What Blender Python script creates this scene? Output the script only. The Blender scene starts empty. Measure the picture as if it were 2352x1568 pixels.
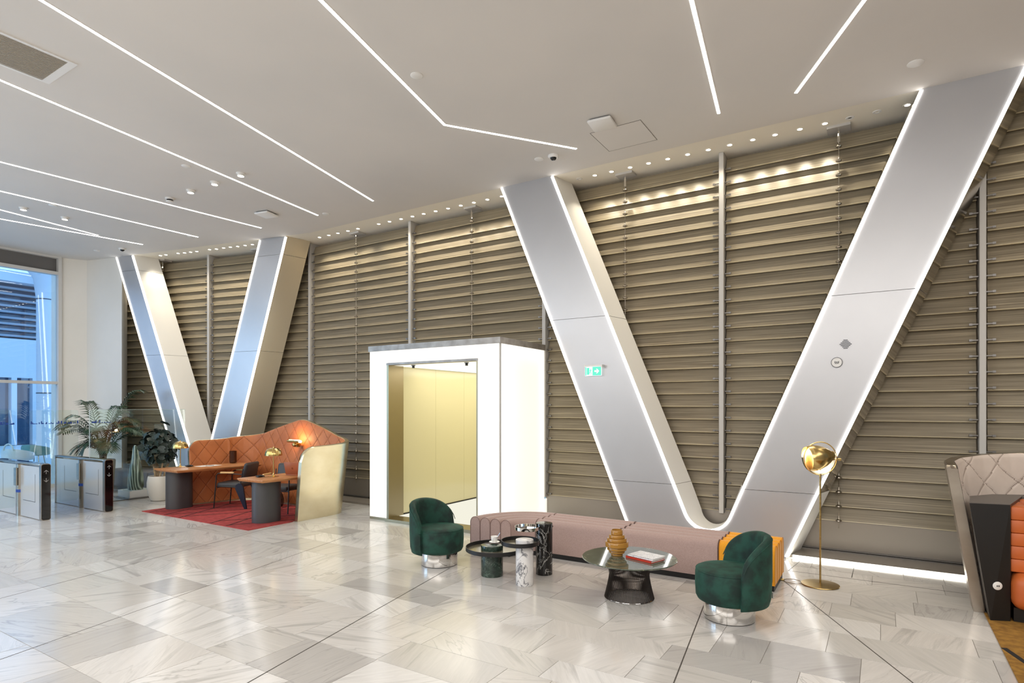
import bpy, bmesh, math, random
from mathutils import Vector, Matrix
rnd = random.Random(7)
sc = bpy.context.scene
COL = sc.collection
pi = math.pi
def lin(c):
    return tuple(((v/255)/12.92 if v/255 <= .04045 else ((v/255+.055)/1.055)**2.4) for v in c) + (1.0,)
# ------------------------------------------------------------------ camera
CAM_H, FPX, HORIZON, YAW = 1.85, 1360.0, 935.0, math.atan(0.625)
cam_d = bpy.data.cameras.new('camera'); cam = bpy.data.objects.new('camera', cam_d); COL.objects.link(cam)
cam_d.sensor_width = 36; cam_d.lens = FPX/2352*36; cam_d.shift_y = (HORIZON-784)/2352
cam_d.clip_start = .05; cam_d.clip_end = 300
cam.location = (0, 0, CAM_H); cam.rotation_euler = (pi/2, 0, YAW)
sc.camera = cam
# ------------------------------------------------------------------ world: blue dusk sky
W = bpy.data.worlds.new('dusk_sky'); sc.world = W; W.use_nodes = True
bg = W.node_tree.nodes['Background']; bg.inputs['Color'].default_value = (.30, .56, .96, 1); bg.inputs['Strength'].default_value = 2.35
# ------------------------------------------------------------------ exposure
vs = sc.view_settings
vs.view_transform = 'Standard'; vs.look = 'None'; vs.gamma = 1; vs.use_curve_mapping = False; vs.exposure = 0.1
try:
    sc.cycles.max_bounces = 8; sc.cycles.diffuse_bounces = 5; sc.cycles.glossy_bounces = 5; sc.cycles.transmission_bounces = 8
    sc.cycles.transparent_max_bounces = 24; sc.cycles.sample_clamp_indirect = 6
    sc.cycles.caustics_reflective = False; sc.cycles.caustics_refractive = False
    sc.cycles.use_denoising = True
except Exception: pass
# ------------------------------------------------------------------ added fill lights standing in for unseen ceiling lamps of the hall
def area(name, loc, sx, sy, power, col):
    l = bpy.data.lights.new(name, 'AREA'); l.shape = 'RECTANGLE'; l.size = sx; l.size_y = sy; l.energy = power; l.color = col
    o = bpy.data.objects.new(name, l); COL.objects.link(o); o.location = loc; return o
AREA_P = 400
area('hall_fill', (-10.0, -2.4, 5.3), 9, 4.5, AREA_P*1.0, (1, .975, .94))
area('hall_fill', (1.0, -2.4, 5.3), 9, 4.5, AREA_P*1.35, (1, .965, .925))
area('hall_fill', (4.8, 3.2, 5.3), 3, 5, AREA_P*.35, (1, .965, .925))

# added fill light behind the camera for the ceiling and column fronts
o_ = area('front_fill', (-4.5, -7.6, 4.2), 20, 1.9, 430, (1, .97, .94)); o_.rotation_euler = (pi/2, 0, 0)
# added blue fill inside the left window, out of view, tilted up at the ceiling
o_ = area('side_fill', (-16.15, -3.6, 2.7), 8, 4.6, 360, (.48, .74, 1)); o_.rotation_euler = (0, -pi/2-.45, 0); o_.data.size, o_.data.size_y = 4.6, 8

# ================================================================== helpers
class M:
    """collects shapes and links them as one mesh object"""
    def __init__(s): s.v = []; s.f = []; s.m = []; s.r = []
    def add(s, vs_, fs, mi=0, X=None):
        n = len(s.v)
        s.v += [tuple(X @ Vector(v)) for v in vs_] if X is not None else [tuple(v) for v in vs_]
        s.f += [tuple(i+n for i in f) for f in fs]; s.m += [mi]*len(fs)
        return s
    def box(s, a, b, mi=0, bev=0, seg=2, X=None):
        x0, y0, z0 = a; x1, y1, z1 = b
        V = [(x0,y0,z0),(x1,y0,z0),(x1,y1,z0),(x0,y1,z0),(x0,y0,z1),(x1,y0,z1),(x1,y1,z1),(x0,y1,z1)]
        Fc = [(3,2,1,0),(4,5,6,7),(0,1,5,4),(1,2,6,5),(2,3,7,6),(3,0,4,7)]
        if bev > 0:
            bm = bmesh.new(); q = [bm.verts.new(v) for v in V]
            for f in Fc: bm.faces.new([q[i] for i in f])
            bmesh.ops.bevel(bm, geom=bm.edges[:], offset=bev, segments=seg, affect='EDGES', profile=.5)
            bm.verts.index_update(); V = [v.co[:] for v in bm.verts]; Fc = [tuple(v.index for v in f.verts) for f in bm.faces]; bm.free()
        return s.add(V, Fc, mi, X)
    def prism(s, lo, hi, mi=0, X=None):
        """two matching loops of 3-D points"""
        n = len(lo)
        return s.add(list(lo)+list(hi), [tuple(range(n-1, -1, -1)), tuple(range(n, 2*n))] + [(i, (i+1) % n, n+(i+1) % n, n+i) for i in range(n)], mi, X)
    def poly(s, pts, z0, z1, mi=0, X=None):
        return s.prism([(x, y, z0) for x, y in pts], [(x, y, z1) for x, y in pts], mi, X)
    def lathe(s, prof, seg=32, c=(0, 0, 0), mi=0, X=None, a0=0, a1=2*pi, cap=True):
        full = abs(a1-a0-2*pi) < 1e-6; k = seg if full else seg+1
        V = []; Fc = []
        for r, z in prof:
            for i in range(k):
                a = a0+(a1-a0)*i/seg; V.append((c[0]+r*math.cos(a), c[1]+r*math.sin(a), c[2]+z))
        for j in range(len(prof)-1):
            for i in range(seg):
                i2 = (i+1) % k
                Fc.append((j*k+i, j*k+i2, (j+1)*k+i2, (j+1)*k+i))
        if full and cap:
            if prof[0][0] > 1e-6: Fc.append(tuple(range(k-1, -1, -1)))
            if prof[-1][0] > 1e-6: Fc.append(tuple(range((len(prof)-1)*k, len(prof)*k)))
        return s.add(V, Fc, mi, X)
    def cyl(s, c, r, z0, z1, seg=32, mi=0, bev=0, X=None):
        p = [(r, z0), (r, z1)] if bev == 0 else [(r-bev, z0), (r-bev*.3, z0+bev*.3), (r, z0+bev), (r, z1-bev), (r-bev*.3, z1-bev*.3), (r-bev, z1)]
        return s.lathe(p, seg, (c[0], c[1], 0), mi, X)
    def tube(s, pts, r, seg=8, mi=0, closed=False, X=None):
        P_ = [Vector(p) for p in pts]; n = len(P_); V = []; Fc = []; up = None
        for i in range(n):
            if closed: t = (P_[(i+1) % n]-P_[i-1]).normalized()
            else: t = (P_[min(i+1, n-1)]-P_[max(i-1, 0)]).normalized()
            if up is None: up = Vector((0, 0, 1)) if abs(t.z) < .9 else Vector((1, 0, 0))
            a = t.cross(up); a = a.normalized() if a.length > 1e-6 else t.orthogonal().normalized(); b = a.cross(t).normalized(); up = b
            rr = r[i] if isinstance(r, (list, tuple)) else r
            for k in range(seg):
                w = 2*pi*k/seg; V.append(P_[i]+a*rr*math.cos(w)+b*rr*math.sin(w))
        for i in range(n if closed else n-1):
            j = (i+1) % n
            for k in range(seg): Fc.append((i*seg+k, i*seg+(k+1) % seg, j*seg+(k+1) % seg, j*seg+k))
        if not closed: Fc += [tuple(range(seg-1, -1, -1)), tuple(range((n-1)*seg, n*seg))]
        return s.add(V, Fc, mi, X)
    def grid(s, P2, mi=0, X=None, wrap=False):
        nj = len(P2); ni = len(P2[0]); V = [p for row in P2 for p in row]; Fc = []
        for j in range(nj-1):
            for i in range(ni if wrap else ni-1):
                i2 = (i+1) % ni
                Fc.append((j*ni+i, j*ni+i2, (j+1)*ni+i2, (j+1)*ni+i))
        return s.add(V, Fc, mi, X)
    def build(s, name, mats, parent=None, o=(0, 0, 0), sharp=35, recalc=True):
        me = bpy.data.meshes.new(name)
        me.from_pydata([(v[0]-o[0], v[1]-o[1], v[2]-o[2]) for v in s.v], [], s.f)
        for m_ in (mats if isinstance(mats, (list, tuple)) else [mats]): me.materials.append(m_)
        me.polygons.foreach_set('material_index', s.m)
        if recalc:
            bm = bmesh.new(); bm.from_mesh(me); bmesh.ops.recalc_face_normals(bm, faces=bm.faces[:]); bm.to_mesh(me); bm.free()
        if sharp:
            me.polygons.foreach_set('use_smooth', [True]*len(me.polygons)); me.set_sharp_from_angle(angle=math.radians(sharp))
        ob = bpy.data.objects.new(name, me); COL.objects.link(ob)
        if parent: ob.parent = parent
        else: ob.location = o
        return ob
def tag(o, label=None, cat=None, group=None, kind=None):
    if label: o['label'] = label
    if cat: o['category'] = cat
    if group: o['group'] = group
    if kind: o['kind'] = kind
    return o
def thing(name, loc=(0, 0, 0), label=None, cat=None, rz=0, group=None, kind=None):
    o = bpy.data.objects.new(name, None); COL.objects.link(o); o.empty_display_size = .1
    o.location = loc; o.rotation_euler = (0, 0, rz)
    return tag(o, label, cat, group, kind)
def share(src, parent, loc=(0, 0, 0), rot=(0, 0, 0), scale=(1, 1, 1)):
    c = src.copy(); COL.objects.link(c); c.parent = parent; c.location = loc; c.rotation_euler = rot; c.scale = scale; return c
def dup(root, loc, rz, label, group=None):
    r = root.copy(); COL.objects.link(r); r.location = loc; r.rotation_euler = (0, 0, rz); r['label'] = label
    if group: r['group'] = group
    for ch in list(root.children):
        c = ch.copy(); COL.objects.link(c); c.parent = r
        for g in ch.children:
            d = g.copy(); COL.objects.link(d); d.parent = c
    return r
def Rz(a, p=(0, 0, 0)): return Matrix.Translation(p) @ Matrix.Rotation(a, 4, 'Z')
def arc(cx, cy, r, a0, a1, n): return [(cx+r*math.cos(a0+(a1-a0)*i/n), cy+r*math.sin(a0+(a1-a0)*i/n)) for i in range(n+1)]
def stadium(L, Wd, n=10):
    r = Wd/2; h = L/2-r
    return arc(h, 0, r, -pi/2, pi/2, n)+arc(-h, 0, r, pi/2, 3*pi/2, n)
def rrect(x0, x1, y0, y1, r, n=5):
    return arc(x1-r, y0+r, r, -pi/2, 0, n)+arc(x1-r, y1-r, r, 0, pi/2, n)+arc(x0+r, y1-r, r, pi/2, pi, n)+arc(x0+r, y0+r, r, pi, 1.5*pi, n)

# ================================================================== materials
def mat(name, col, rough=.5, metal=0, **kw):
    m = bpy.data.materials.new(name); m.use_nodes = True; p = m.node_tree.nodes['Principled BSDF']
    p.inputs['Base Color'].default_value = lin(col) if max(col) > 1.01 else tuple(col)+(1,)
    p.inputs['Roughness'].default_value = rough; p.inputs['Metallic'].default_value = metal
    for k, v in kw.items():
        p.inputs[k.replace('_', ' ')].default_value = v
    return m
def P_(m): return m.node_tree.nodes['Principled BSDF']
def emis(name, col, st):
    m = bpy.data.materials.new(name); m.use_nodes = True; nt = m.node_tree; nt.nodes.clear()
    e = nt.nodes.new('ShaderNodeEmission'); o = nt.nodes.new('ShaderNodeOutputMaterial')
    e.inputs[0].default_value = tuple(col)+(1,); e.inputs[1].default_value = st; nt.links.new(e.outputs[0], o.inputs[0]); return m
def nd(m, t, **kw):
    n = m.node_tree.nodes.new('ShaderNode'+t)
    for k, v in kw.items():
        if k.startswith('_'): setattr(n, k[1:], v)
        else: n.inputs[k.replace('_', ' ')].default_value = v
    return n
def lk(m, a, b): m.node_tree.links.new(a, b)
def ramp(m, stops):
    r = nd(m, 'ValToRGB'); e = r.color_ramp.elements
    while len(e) < len(stops): e.new(.5)
    for el, (p, c) in zip(e, stops): el.position = p; el.color = c if len(c) == 4 else lin(c)
    return r
def grain(m, c0, c1, scale=(1, 1, 1), nscale=8, detail=4, lo=.35, hi=.65, bump=0, coord='Object', rough=None, bscale=None):
    """mottles a material between two colours, optional fine relief"""
    tc = nd(m, 'TexCoord'); mp = nd(m, 'Mapping'); mp.inputs['Scale'].default_value = scale
    lk(m, tc.outputs[coord], mp.inputs[0])
    n = nd(m, 'TexNoise', Scale=nscale, Detail=detail); lk(m, mp.outputs[0], n.inputs['Vector'])
    r = ramp(m, [(lo, c0), (hi, c1)]); lk(m, n.outputs[0], r.inputs[0]); lk(m, r.outputs[0], P_(m).inputs['Base Color'])
    if bump:
        n2 = n
        if bscale:
            n2 = nd(m, 'TexNoise', Scale=bscale, Detail=2); lk(m, mp.outputs[0], n2.inputs['Vector'])
        b = nd(m, 'Bump', Strength=bump, Distance=.01); lk(m, n2.outputs[0], b.inputs['Height']); lk(m, b.outputs[0], P_(m).inputs['Normal'])
    if rough:
        mr = nd(m, 'MapRange'); mr.inputs['To Min'].default_value = rough[0]; mr.inputs['To Max'].default_value = rough[1]
        lk(m, n.outputs[0], mr.inputs[0]); lk(m, mr.outputs[0], P_(m).inputs['Roughness'])
    return m
def vein(m, base, vcol, scale=3, width=.02, stretch=(1, 1, 1), mott=None, seed=0.0, amount=1.0):
    """stone with thin wandering veins"""
    tc = nd(m, 'TexCoord'); mp = nd(m, 'Mapping'); mp.inputs['Scale'].default_value = stretch; mp.inputs['Location'].default_value = (seed, seed*1.7, seed*.6); lk(m, tc.outputs['Object'], mp.inputs[0])
    n0 = nd(m, 'TexNoise', Scale=scale*.8, Detail=5, Roughness=.6, Distortion=1.2); lk(m, mp.outputs[0], n0.inputs['Vector'])
    s = nd(m, 'Math', _operation='SUBTRACT'); s.inputs[1].default_value = .5; lk(m, n0.outputs[0], s.inputs[0])
    a = nd(m, 'Math', _operation='ABSOLUTE'); lk(m, s.outputs[0], a.inputs[0])
    r = ramp(m, [(0, (1, 1, 1, 1)), (width, (0, 0, 0, 1))]); lk(m, a.outputs[0], r.inputs[0])
    n1 = nd(m, 'TexNoise', Scale=scale*.5, Detail=2); lk(m, mp.outputs[0], n1.inputs['Vector'])
    r1 = ramp(m, [(.42, (0, 0, 0, 1)), (.6, (amount,)*3+(1,))]); lk(m, n1.outputs[0], r1.inputs[0])
    mu = nd(m, 'Math', _operation='MULTIPLY'); lk(m, r.outputs[0], mu.inputs[0]); lk(m, r1.outputs[0], mu.inputs[1])
    n2 = nd(m, 'TexNoise', Scale=scale*2.2, Detail=5); lk(m, mp.outputs[0], n2.inputs['Vector'])
    rb = ramp(m, [(.3, mott or base), (.7, base)]); lk(m, n2.outputs[0], rb.inputs[0])
    mx = nd(m, 'MixRGB'); lk(m, mu.outputs[0], mx.inputs[0]); lk(m, rb.outputs[0], mx.inputs[1]); mx.inputs[2].default_value = lin(vcol)
    lk(m, mx.outputs[0], P_(m).inputs['Base Color']); return m
def marble_floor(name):
    m = mat(name, (215, 210, 204), .13, **{'Specular_IOR_Level': .62})
    at = nd(m, 'Attribute', _attribute_name='rnd'); geo = nd(m, 'NewGeometry')
    # every slab: own offset and own direction of the streaks
    off = nd(m, 'VectorMath', _operation='SCALE'); off.inputs['Scale'].default_value = 37; lk(m, at.outputs['Vector'], off.inputs[0])
    ad = nd(m, 'VectorMath', _operation='ADD'); lk(m, geo.outputs['Position'], ad.inputs[0]); lk(m, off.outputs[0], ad.inputs[1])
    sx = nd(m, 'SeparateXYZ'); lk(m, at.outputs['Vector'], sx.inputs[0])
    ang = nd(m, 'MapRange'); ang.inputs['To Min'].default_value = -.9; ang.inputs['To Max'].default_value = 2.3; lk(m, sx.outputs['X'], ang.inputs[0])
    ro = nd(m, 'VectorRotate', _rotation_type='Z_AXIS'); lk(m, ad.outputs[0], ro.inputs['Vector']); lk(m, ang.outputs[0], ro.inputs['Angle'])
    mp = nd(m, 'Mapping'); mp.inputs['Scale'].default_value = (.45, 5.5, 1); lk(m, ro.outputs[0], mp.inputs[0])
    n1 = nd(m, 'TexNoise', Scale=1.6, Detail=6, Roughness=.62, Distortion=.35); lk(m, mp.outputs[0], n1.inputs['Vector'])
    r1 = ramp(m, [(.38, (0, 0, 0, 1)), (.48, (.13, .13, .13, 1)), (.54, (.01, .01, .01, 1)), (.67, (.5, .5, .5, 1))]); lk(m, n1.outputs[0], r1.inputs[0])
    mp2 = nd(m, 'Mapping'); mp2.inputs['Scale'].default_value = (.5, 2.6, 1); lk(m, ro.outputs[0], mp2.inputs[0])
    n2 = nd(m, 'TexNoise', Scale=1.1, Detail=5, Roughness=.55, Distortion=.8); lk(m, mp2.outputs[0], n2.inputs['Vector'])
    s = nd(m, 'Math', _operation='SUBTRACT'); s.inputs[1].default_value = .5; lk(m, n2.outputs[0], s.inputs[0])
    a = nd(m, 'Math', _operation='ABSOLUTE'); lk(m, s.outputs[0], a.inputs[0])
    r2 = ramp(m, [(0, (.62, .62, .62, 1)), (.016, (0, 0, 0, 1))]); lk(m, a.outputs[0], r2.inputs[0])
    mxv = nd(m, 'Math', _operation='MAXIMUM'); lk(m, r1.outputs[0], mxv.inputs[0])
    mv = nd(m, 'Math', _operation='MULTIPLY'); lk(m, r2.outputs[0], mv.inputs[0]); lk(m, sx.outputs['Z'], mv.inputs[1]); lk(m, mv.outputs[0], mxv.inputs[1])
    tone = ramp(m, [(0, (184, 180, 176)), (.1, (206, 202, 196)), (.5, (215, 210, 204)), (.8, (219, 215, 210)), (1, (226, 223, 219))]); lk(m, sx.outputs['Y'], tone.inputs[0])
    mx = nd(m, 'MixRGB'); lk(m, mxv.outputs[0], mx.inputs[0]); lk(m, tone.outputs[0], mx.inputs[1]); mx.inputs[2].default_value = lin((150, 147, 143))
    lk(m, mx.outputs[0], P_(m).inputs['Base Color'])
    mr = nd(m, 'MapRange'); mr.inputs['To Min'].default_value = .11; mr.inputs['To Max'].default_value = .2; lk(m, n2.outputs[0], mr.inputs[0]); lk(m, mr.outputs[0], P_(m).inputs['Roughness'])
    return m
def glass(name, tint=(.93, .97, .96), refl=1.0, ior=1.5):
    m = bpy.data.materials.new(name); m.use_nodes = True; nt = m.node_tree; nt.nodes.clear()
    t = nt.nodes.new('ShaderNodeBsdfTransparent'); t.inputs[0].default_value = tint+(1,)
    g = nt.nodes.new('ShaderNodeBsdfGlossy'); g.inputs['Roughness'].default_value = .0; g.inputs[0].default_value = (refl,)*3+(1,)
    f = nt.nodes.new('ShaderNodeFresnel'); ge = nt.nodes.new('ShaderNodeNewGeometry'); mr = nt.nodes.new('ShaderNodeMapRange')
    mr.inputs['To Min'].default_value = ior; mr.inputs['To Max'].default_value = 1/ior      # both faces of the pane reflect alike
    nt.links.new(ge.outputs['Backfacing'], mr.inputs[0]); nt.links.new(mr.outputs[0], f.inputs[0])
    x = nt.nodes.new('ShaderNodeMixShader'); o = nt.nodes.new('ShaderNodeOutputMaterial')
    nt.links.new(f.outputs[0], x.inputs[0]); nt.links.new(t.outputs[0], x.inputs[1]); nt.links.new(g.outputs[0], x.inputs[2]); nt.links.new(x.outputs[0], o.inputs[0]); return m

m_marble = marble_floor('marble')
m_grout = mat('grout', (150, 145, 138), .7)
m_joint = mat('joint', (70, 66, 60), .4)
m_ceil = grain(mat('ceiling_paint', (214, 209, 203), .85), (211, 207, 202), (217, 212, 206), nscale=.6)
m_soffit = mat('soffit_paint', (236, 230, 216), .8); m_far = mat('far_wall_paint', (128, 124, 118), .7)
m_wall = grain(mat('wall_paint', (225, 221, 212), .7), (222, 218, 209), (228, 224, 216), nscale=.8)
m_led = emis('led_strip', (1, .975, .94), 11)
m_vled = emis('led_edge', (1, .97, .93), 5)
m_vwhite = grain(mat('column_panel', (196, 196, 198), .34, .5), (186, 186, 188), (190, 190, 192), nscale=1.2)
m_vside = mat('column_side', (226, 224, 219), .32)
m_vsteel = mat('column_steel', (226, 214, 192), .26, .7); m_vmirror = mat('column_mirror_steel', (200, 192, 178), .14, 1)
m_down = emis('downlight_lens', (1, .90, .72), 22)
m_chrome = mat('chrome', (225, 222, 218), .05, 1)
m_steel = grain(mat('brushed_steel', (150, 145, 136), .3, 1), (140, 134, 124), (166, 160, 150), scale=(1, 1, 60), nscale=3, rough=(.22, .36))
m_gatesteel = mat('gate_steel', (178, 170, 158), .25, 1)
m_brass = grain(mat('brass', (206, 176, 112), .2, 1), (198, 166, 102), (216, 188, 126), nscale=2.5, rough=(.15, .3))
m_brassd = grain(mat('brushed_brass', (176, 150, 96), .3, 1), (164, 138, 84), (190, 164, 110), scale=(1, 1, 12), nscale=3)
m_black = mat('black_metal', (22, 21, 21), .4)
m_blackgloss = mat('black_glass', (10, 10, 11), .06)
m_charcoal = mat('charcoal_paint', (72, 72, 74), .42)
m_white = mat('white_enamel', (228, 226, 222), .45)
m_dark = mat('dark_gap', (18, 17, 16), .7)
def louvre_mat():
    m = mat('louvre_glass', (150, 138, 116), .33, **{'Specular_IOR_Level': .5})
    tc = nd(m, 'TexCoord'); mp = nd(m, 'Mapping'); mp.inputs['Scale'].default_value = (.012, 0, 1); lk(m, tc.outputs['Object'], mp.inputs[0])
    oi = nd(m, 'ObjectInfo'); ad = nd(m, 'VectorMath', _operation='ADD'); lk(m, mp.outputs[0], ad.inputs[0])
    sc_ = nd(m, 'VectorMath', _operation='SCALE'); sc_.inputs[0].default_value = (1, 1, 1); lk(m, oi.outputs['Random'], sc_.inputs['Scale']); lk(m, sc_.outputs[0], ad.inputs[1])
    w = nd(m, 'TexNoise', Scale=70, Detail=3, Roughness=.65); lk(m, ad.outputs[0], w.inputs['Vector'])
    r = ramp(m, [(.32, (126, 115, 96)), (.47, (150, 138, 116)), (.58, (160, 148, 126)), (.70, (190, 176, 148))]); lk(m, w.outputs[0], r.inputs[0]); lk(m, r.outputs[0], P_(m).inputs['Base Color'])
    b = nd(m, 'Bump', Strength=.14, Distance=.002); lk(m, w.outputs[0], b.inputs['Height']); lk(m, b.outputs[0], P_(m).inputs['Normal'])
    # tinted glass: part of the light goes straight through, part is scattered through
    t = nd(m, 'BsdfTransparent'); t.inputs[0].default_value = (.97, .95, .90, 1); tl = nd(m, 'BsdfTranslucent'); tl.inputs[0].default_value = lin((196, 184, 158))
    x1 = nd(m, 'MixShader'); x1.inputs[0].default_value = .25; lk(m, t.outputs[0], x1.inputs[1]); lk(m, tl.outputs[0], x1.inputs[2])
    x2 = nd(m, 'MixShader'); x2.inputs[0].default_value = LOUVRE_T; lk(m, P_(m).outputs[0], x2.inputs[1]); lk(m, x1.outputs[0], x2.inputs[2])
    lk(m, x2.outputs[0], m.node_tree.nodes['Material Output'].inputs[0])
    return m
LOUVRE_T = .34
m_louvre = louvre_mat()
m_edge_glint = mat('louvre_edge_glint', (188, 174, 142), .25, **{'Specular_IOR_Level': .8})  # polished edge; its paler colour also paints the downlight it catches
m_mull = mat('mullion_paint', (186, 182, 176), .4)
m_backp = mat('facade_back', (150, 140, 122), .6)
m_basep = mat('facade_base', (150, 142, 132), .32, .3)
m_trim = mat('base_trim', (120, 117, 114), .35, .6)
m_winframe = mat('window_frame', (206, 204, 200), .5)
m_shade = mat('shade_box', (104, 102, 100), .7)
m_glass = glass('clear_glass'); m_winglass = glass('window_glass', (.90, .96, .98), 1.0, 1.62)
# ================================================================== floor
H = 5.35; SOF = 5.362
DLX_MAIN_A = (-9.86, -9.58, -9.31, -9.02, -8.74, -8.18, -7.9, -7.61, -7.33, -7.06, -6.78, -6.5, -6.22, -5.94, -5.66, -5.37)
DLX_MAIN_B = (-3.69, -3.42, -3.13, -2.85, -2.57, -2.29, -2.01, -1.73, -1.44, -1.17, -.88, -.6, .25)
DLX_LEFT = [(x*.9935, y*.9935) for x, y in ((-14.26, 7.36), (-14.08, 7.39), (-13.71, 7.47), (-13.54, 7.52), (-13.36, 7.56), (-13.18, 7.6), (-12.78, 7.66), (-12.61, 7.72), (-12.39, 7.75), (-12.2, 7.79), (-12.01, 7.84), (-11.8, 7.88), (-11.6, 7.92))]
def struct(o): o['kind'] = 'structure'; return o
fl = M().box((-16.6, -8, -.2), (8, 9.6, -.004)); floor = struct(fl.build('floor', m_grout, sharp=0))
def rnd_attr(me, vals):
    a = me.attributes.new('rnd', 'FLOAT_VECTOR', 'POINT')
    a.data.foreach_set('vector', [c for v in vals for c in v])
rows = [-8, -6, -4, -2.2, -.9, .2, .75, 1.3, 1.91, 2.6, 3.157, 3.545, 3.85, 4.27, 4.58, 5.06, 5.54, 5.95, 6.36, 6.78, 7.2, 7.6, 7.95, 8.8]
tiles = []
def px_of(x, y):
    yc = x*-math.sin(YAW)+y*math.cos(YAW); xc = x*math.cos(YAW)+y*math.sin(YAW)
    return (1176+FPX*xc/yc, HORIZON+FPX*CAM_H/yc, yc) if yc > .3 else (-1, 9999, 0)
for k in range(len(rows)-1):
    y0, y1 = rows[k], rows[k+1]; x = -16.5 - rnd.random()*.5; prev = .5
    while x < 8:
        L = rnd.choice([.36, .5, .62, .75, .9, 1.05]) * (1 if y0 > .7 else 1.6); x1 = x+L
        if x1 > -16.5 and x < 7.9:
            px, py, d = px_of((x+x1)/2, (y0+y1)/2)
            vis = d > 0 and -80 < px < 2440 and py < 1640
            if not (-7.15 < x and x1 < -4.7 and y0 > 7.1):
                tone = rnd.random()
                if rnd.random() < .12: tone = rnd.random()*.12
                tiles.append((not vis, -1 if not vis else d, max(x, -16.5), min(x1, 7.95), y0, y1, (rnd.random(), tone, rnd.random())))
        x = x1
tiles.sort(key=lambda t: (t[0], t[1]))
g = .0022
rest = M(); rest_r = []
for i, (inv, d, x0, x1, y0, y1, rv) in enumerate(tiles):
    if i < 290 and not inv:
        t = M().box((x0+g, y0+g, -.012), (x1-g, y1-g, rnd.uniform(-.0004, 0)))
        o = t.build('floor_tile', m_marble, floor, sharp=0, recalc=False); rnd_attr(o.data, [rv]*8)
    else:
        rest.box((x0+g, y0+g, -.012), (x1-g, y1-g, 0)); rest_r += [rv]*8
o = rest.build('floor_tile', m_marble, floor, sharp=0, recalc=False); rnd_attr(o.data, rest_r); tag(o, kind='stuff')
for a, b in [((-5.32, 1.0), (-6.55, 6.1)), ((-6.95, .8), (-8.0, 5.95)), ((-3.3, .9), (-4.22, 5.4)), ((-1.5, 6.3), (-.9, 1.8)), ((-.86, 6.83), (1.4, 2.4)), ((-.90, 7.35), (-.83, 7.93)), ((-.28, 7.41), (-.275, 7.93)), ((-.90, 7.35), (2.6, 7.41))]:
    v = Vector((b[0]-a[0], b[1]-a[1], 0)); L = v.length; X = Rz(math.atan2(v.y, v.x), (a[0], a[1], 0))
    wd = .006 if a[0] < -5 else .009
    M().box((0, -wd/2, -.01), (L, wd/2, .0008), X=X).build('expansion_joint', m_joint, floor, sharp=0)

# ================================================================== ceiling
ceil = struct(M().poly([(-16.6, -8), (8, -8), (8, 7.93), (-9.72, 7.93), (-15.05, 6.84), (-16.08, 6.62), (-16.6, 6.5)], H, H+.25).build('ceiling', m_ceil, sharp=0))
# the soffit over the facade follows its bend
KX, KY = -10.396, 8.5; DL = Vector((-.978, -.208, 0)).normalized(); NL = Vector((DL.y, -DL.x, 0))*-1
so = M(); so.poly([(8, 7.9), (8, 9.2), (-10.3, 9.2), (-16.6, 7.9), (-16.6, 6.5), (-15.0, 6.86), (-9.72, 7.9)], SOF, H+.3)
so.build('soffit_panel', m_soffit, ceil, sharp=0)

# ================================================================== walls of the hall
def wallbox(name, a, b, m=m_wall): return struct(M().box(a, b).build(name, m, sharp=0))
wallbox('wall_front', (-16.6, -8.2, 0), (8, -8, H), m_far); wallbox('wall_right', (8, -8, 0), (8.2, 9.6, H+.3), m_far)
# white wall beside the window, bending towards the facade
pts = [(-16.3, 6.15), (-16.22, 6.38), (-16.08, 6.6), (-15.85, 6.67), (-14.98, 6.86), (-15.80, 7.36), (-16.6, 7.3), (-16.8, 6.15)]
w = struct(M().poly(pts, 0, H+.2).build('wall_left', m_wall, sharp=30))
# ---- big window on the left
win = thing('window_1', (-16.3, 0, 0)); win['kind'] = 'structure'
def wp(name, a, b, m): return M().box(a, b).build(name, m, win, o=(-16.3, 0, 0), sharp=0)
wp('shade_box', (-16.5, -8, 5.0), (-16.36, 6.12, 5.33), m_shade)
wp('window_frame', (-16.42, -8, 4.93), (-16.26, 6.15, 5.0), m_winframe)
wp('window_frame', (-16.42, -8, 5.31), (-16.26, 6.15, 5.35), m_winframe)
wp('window_frame', (-16.42, 6.09, 0), (-16.25, 6.16, 5.35), m_winframe)
wp('window_frame', (-16.40, -8, 2.385), (-16.28, 6.1, 2.45), m_winframe)
wp('window_frame', (-16.42, -8, 0), (-16.26, 6.1, .08), m_winframe)
for y in (1.2, -3.4): wp('window_frame', (-16.40, y-.03, 0), (-16.28, y+.03, 5.0), m_winframe)
for y0, y1 in ((-8, -3.43), (-3.37, 1.17), (1.23, 6.09)):
    for z0, z1 in ((.08, 2.385), (2.45, 4.93)): wp('window_pane', (-16.355, y0, z0), (-16.343, y1, z1), m_winglass)

# ================================================================== louvred facade, one bay between two mullions after another
ZT, ZB, PITCH = 5.36, .42, .18
NSL = 27
def blade(w):
    s = M(); lo = [(0, 0, 0), (w, 0, 0), (w, .012, 0), (0, .012, 0)]
    th = math.radians(19); hgt = .203
    c, sn = math.cos(th), math.sin(th)
    def q(x, t, h): return (x, t*c+h*sn, h*c-t*sn)      # leaning: the lower edge stands forward
    V = [q(0, 0, 0), q(w, 0, 0), q(w, .012, 0), q(0, .012, 0), q(0, 0, .007), q(w, 0, .007), q(w, .012, .007), q(0, .012, .007), q(0, 0, hgt), q(w, 0, hgt), q(w, .012, hgt), q(0, .012, hgt)]
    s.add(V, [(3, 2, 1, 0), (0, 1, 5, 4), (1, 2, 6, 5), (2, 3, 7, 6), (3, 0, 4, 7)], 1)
    s.add(V, [(4, 5, 9, 8), (5, 6, 10, 9), (6, 7, 11, 10), (7, 4, 8, 11), (8, 9, 10, 11)], 0)
    return s
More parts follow.
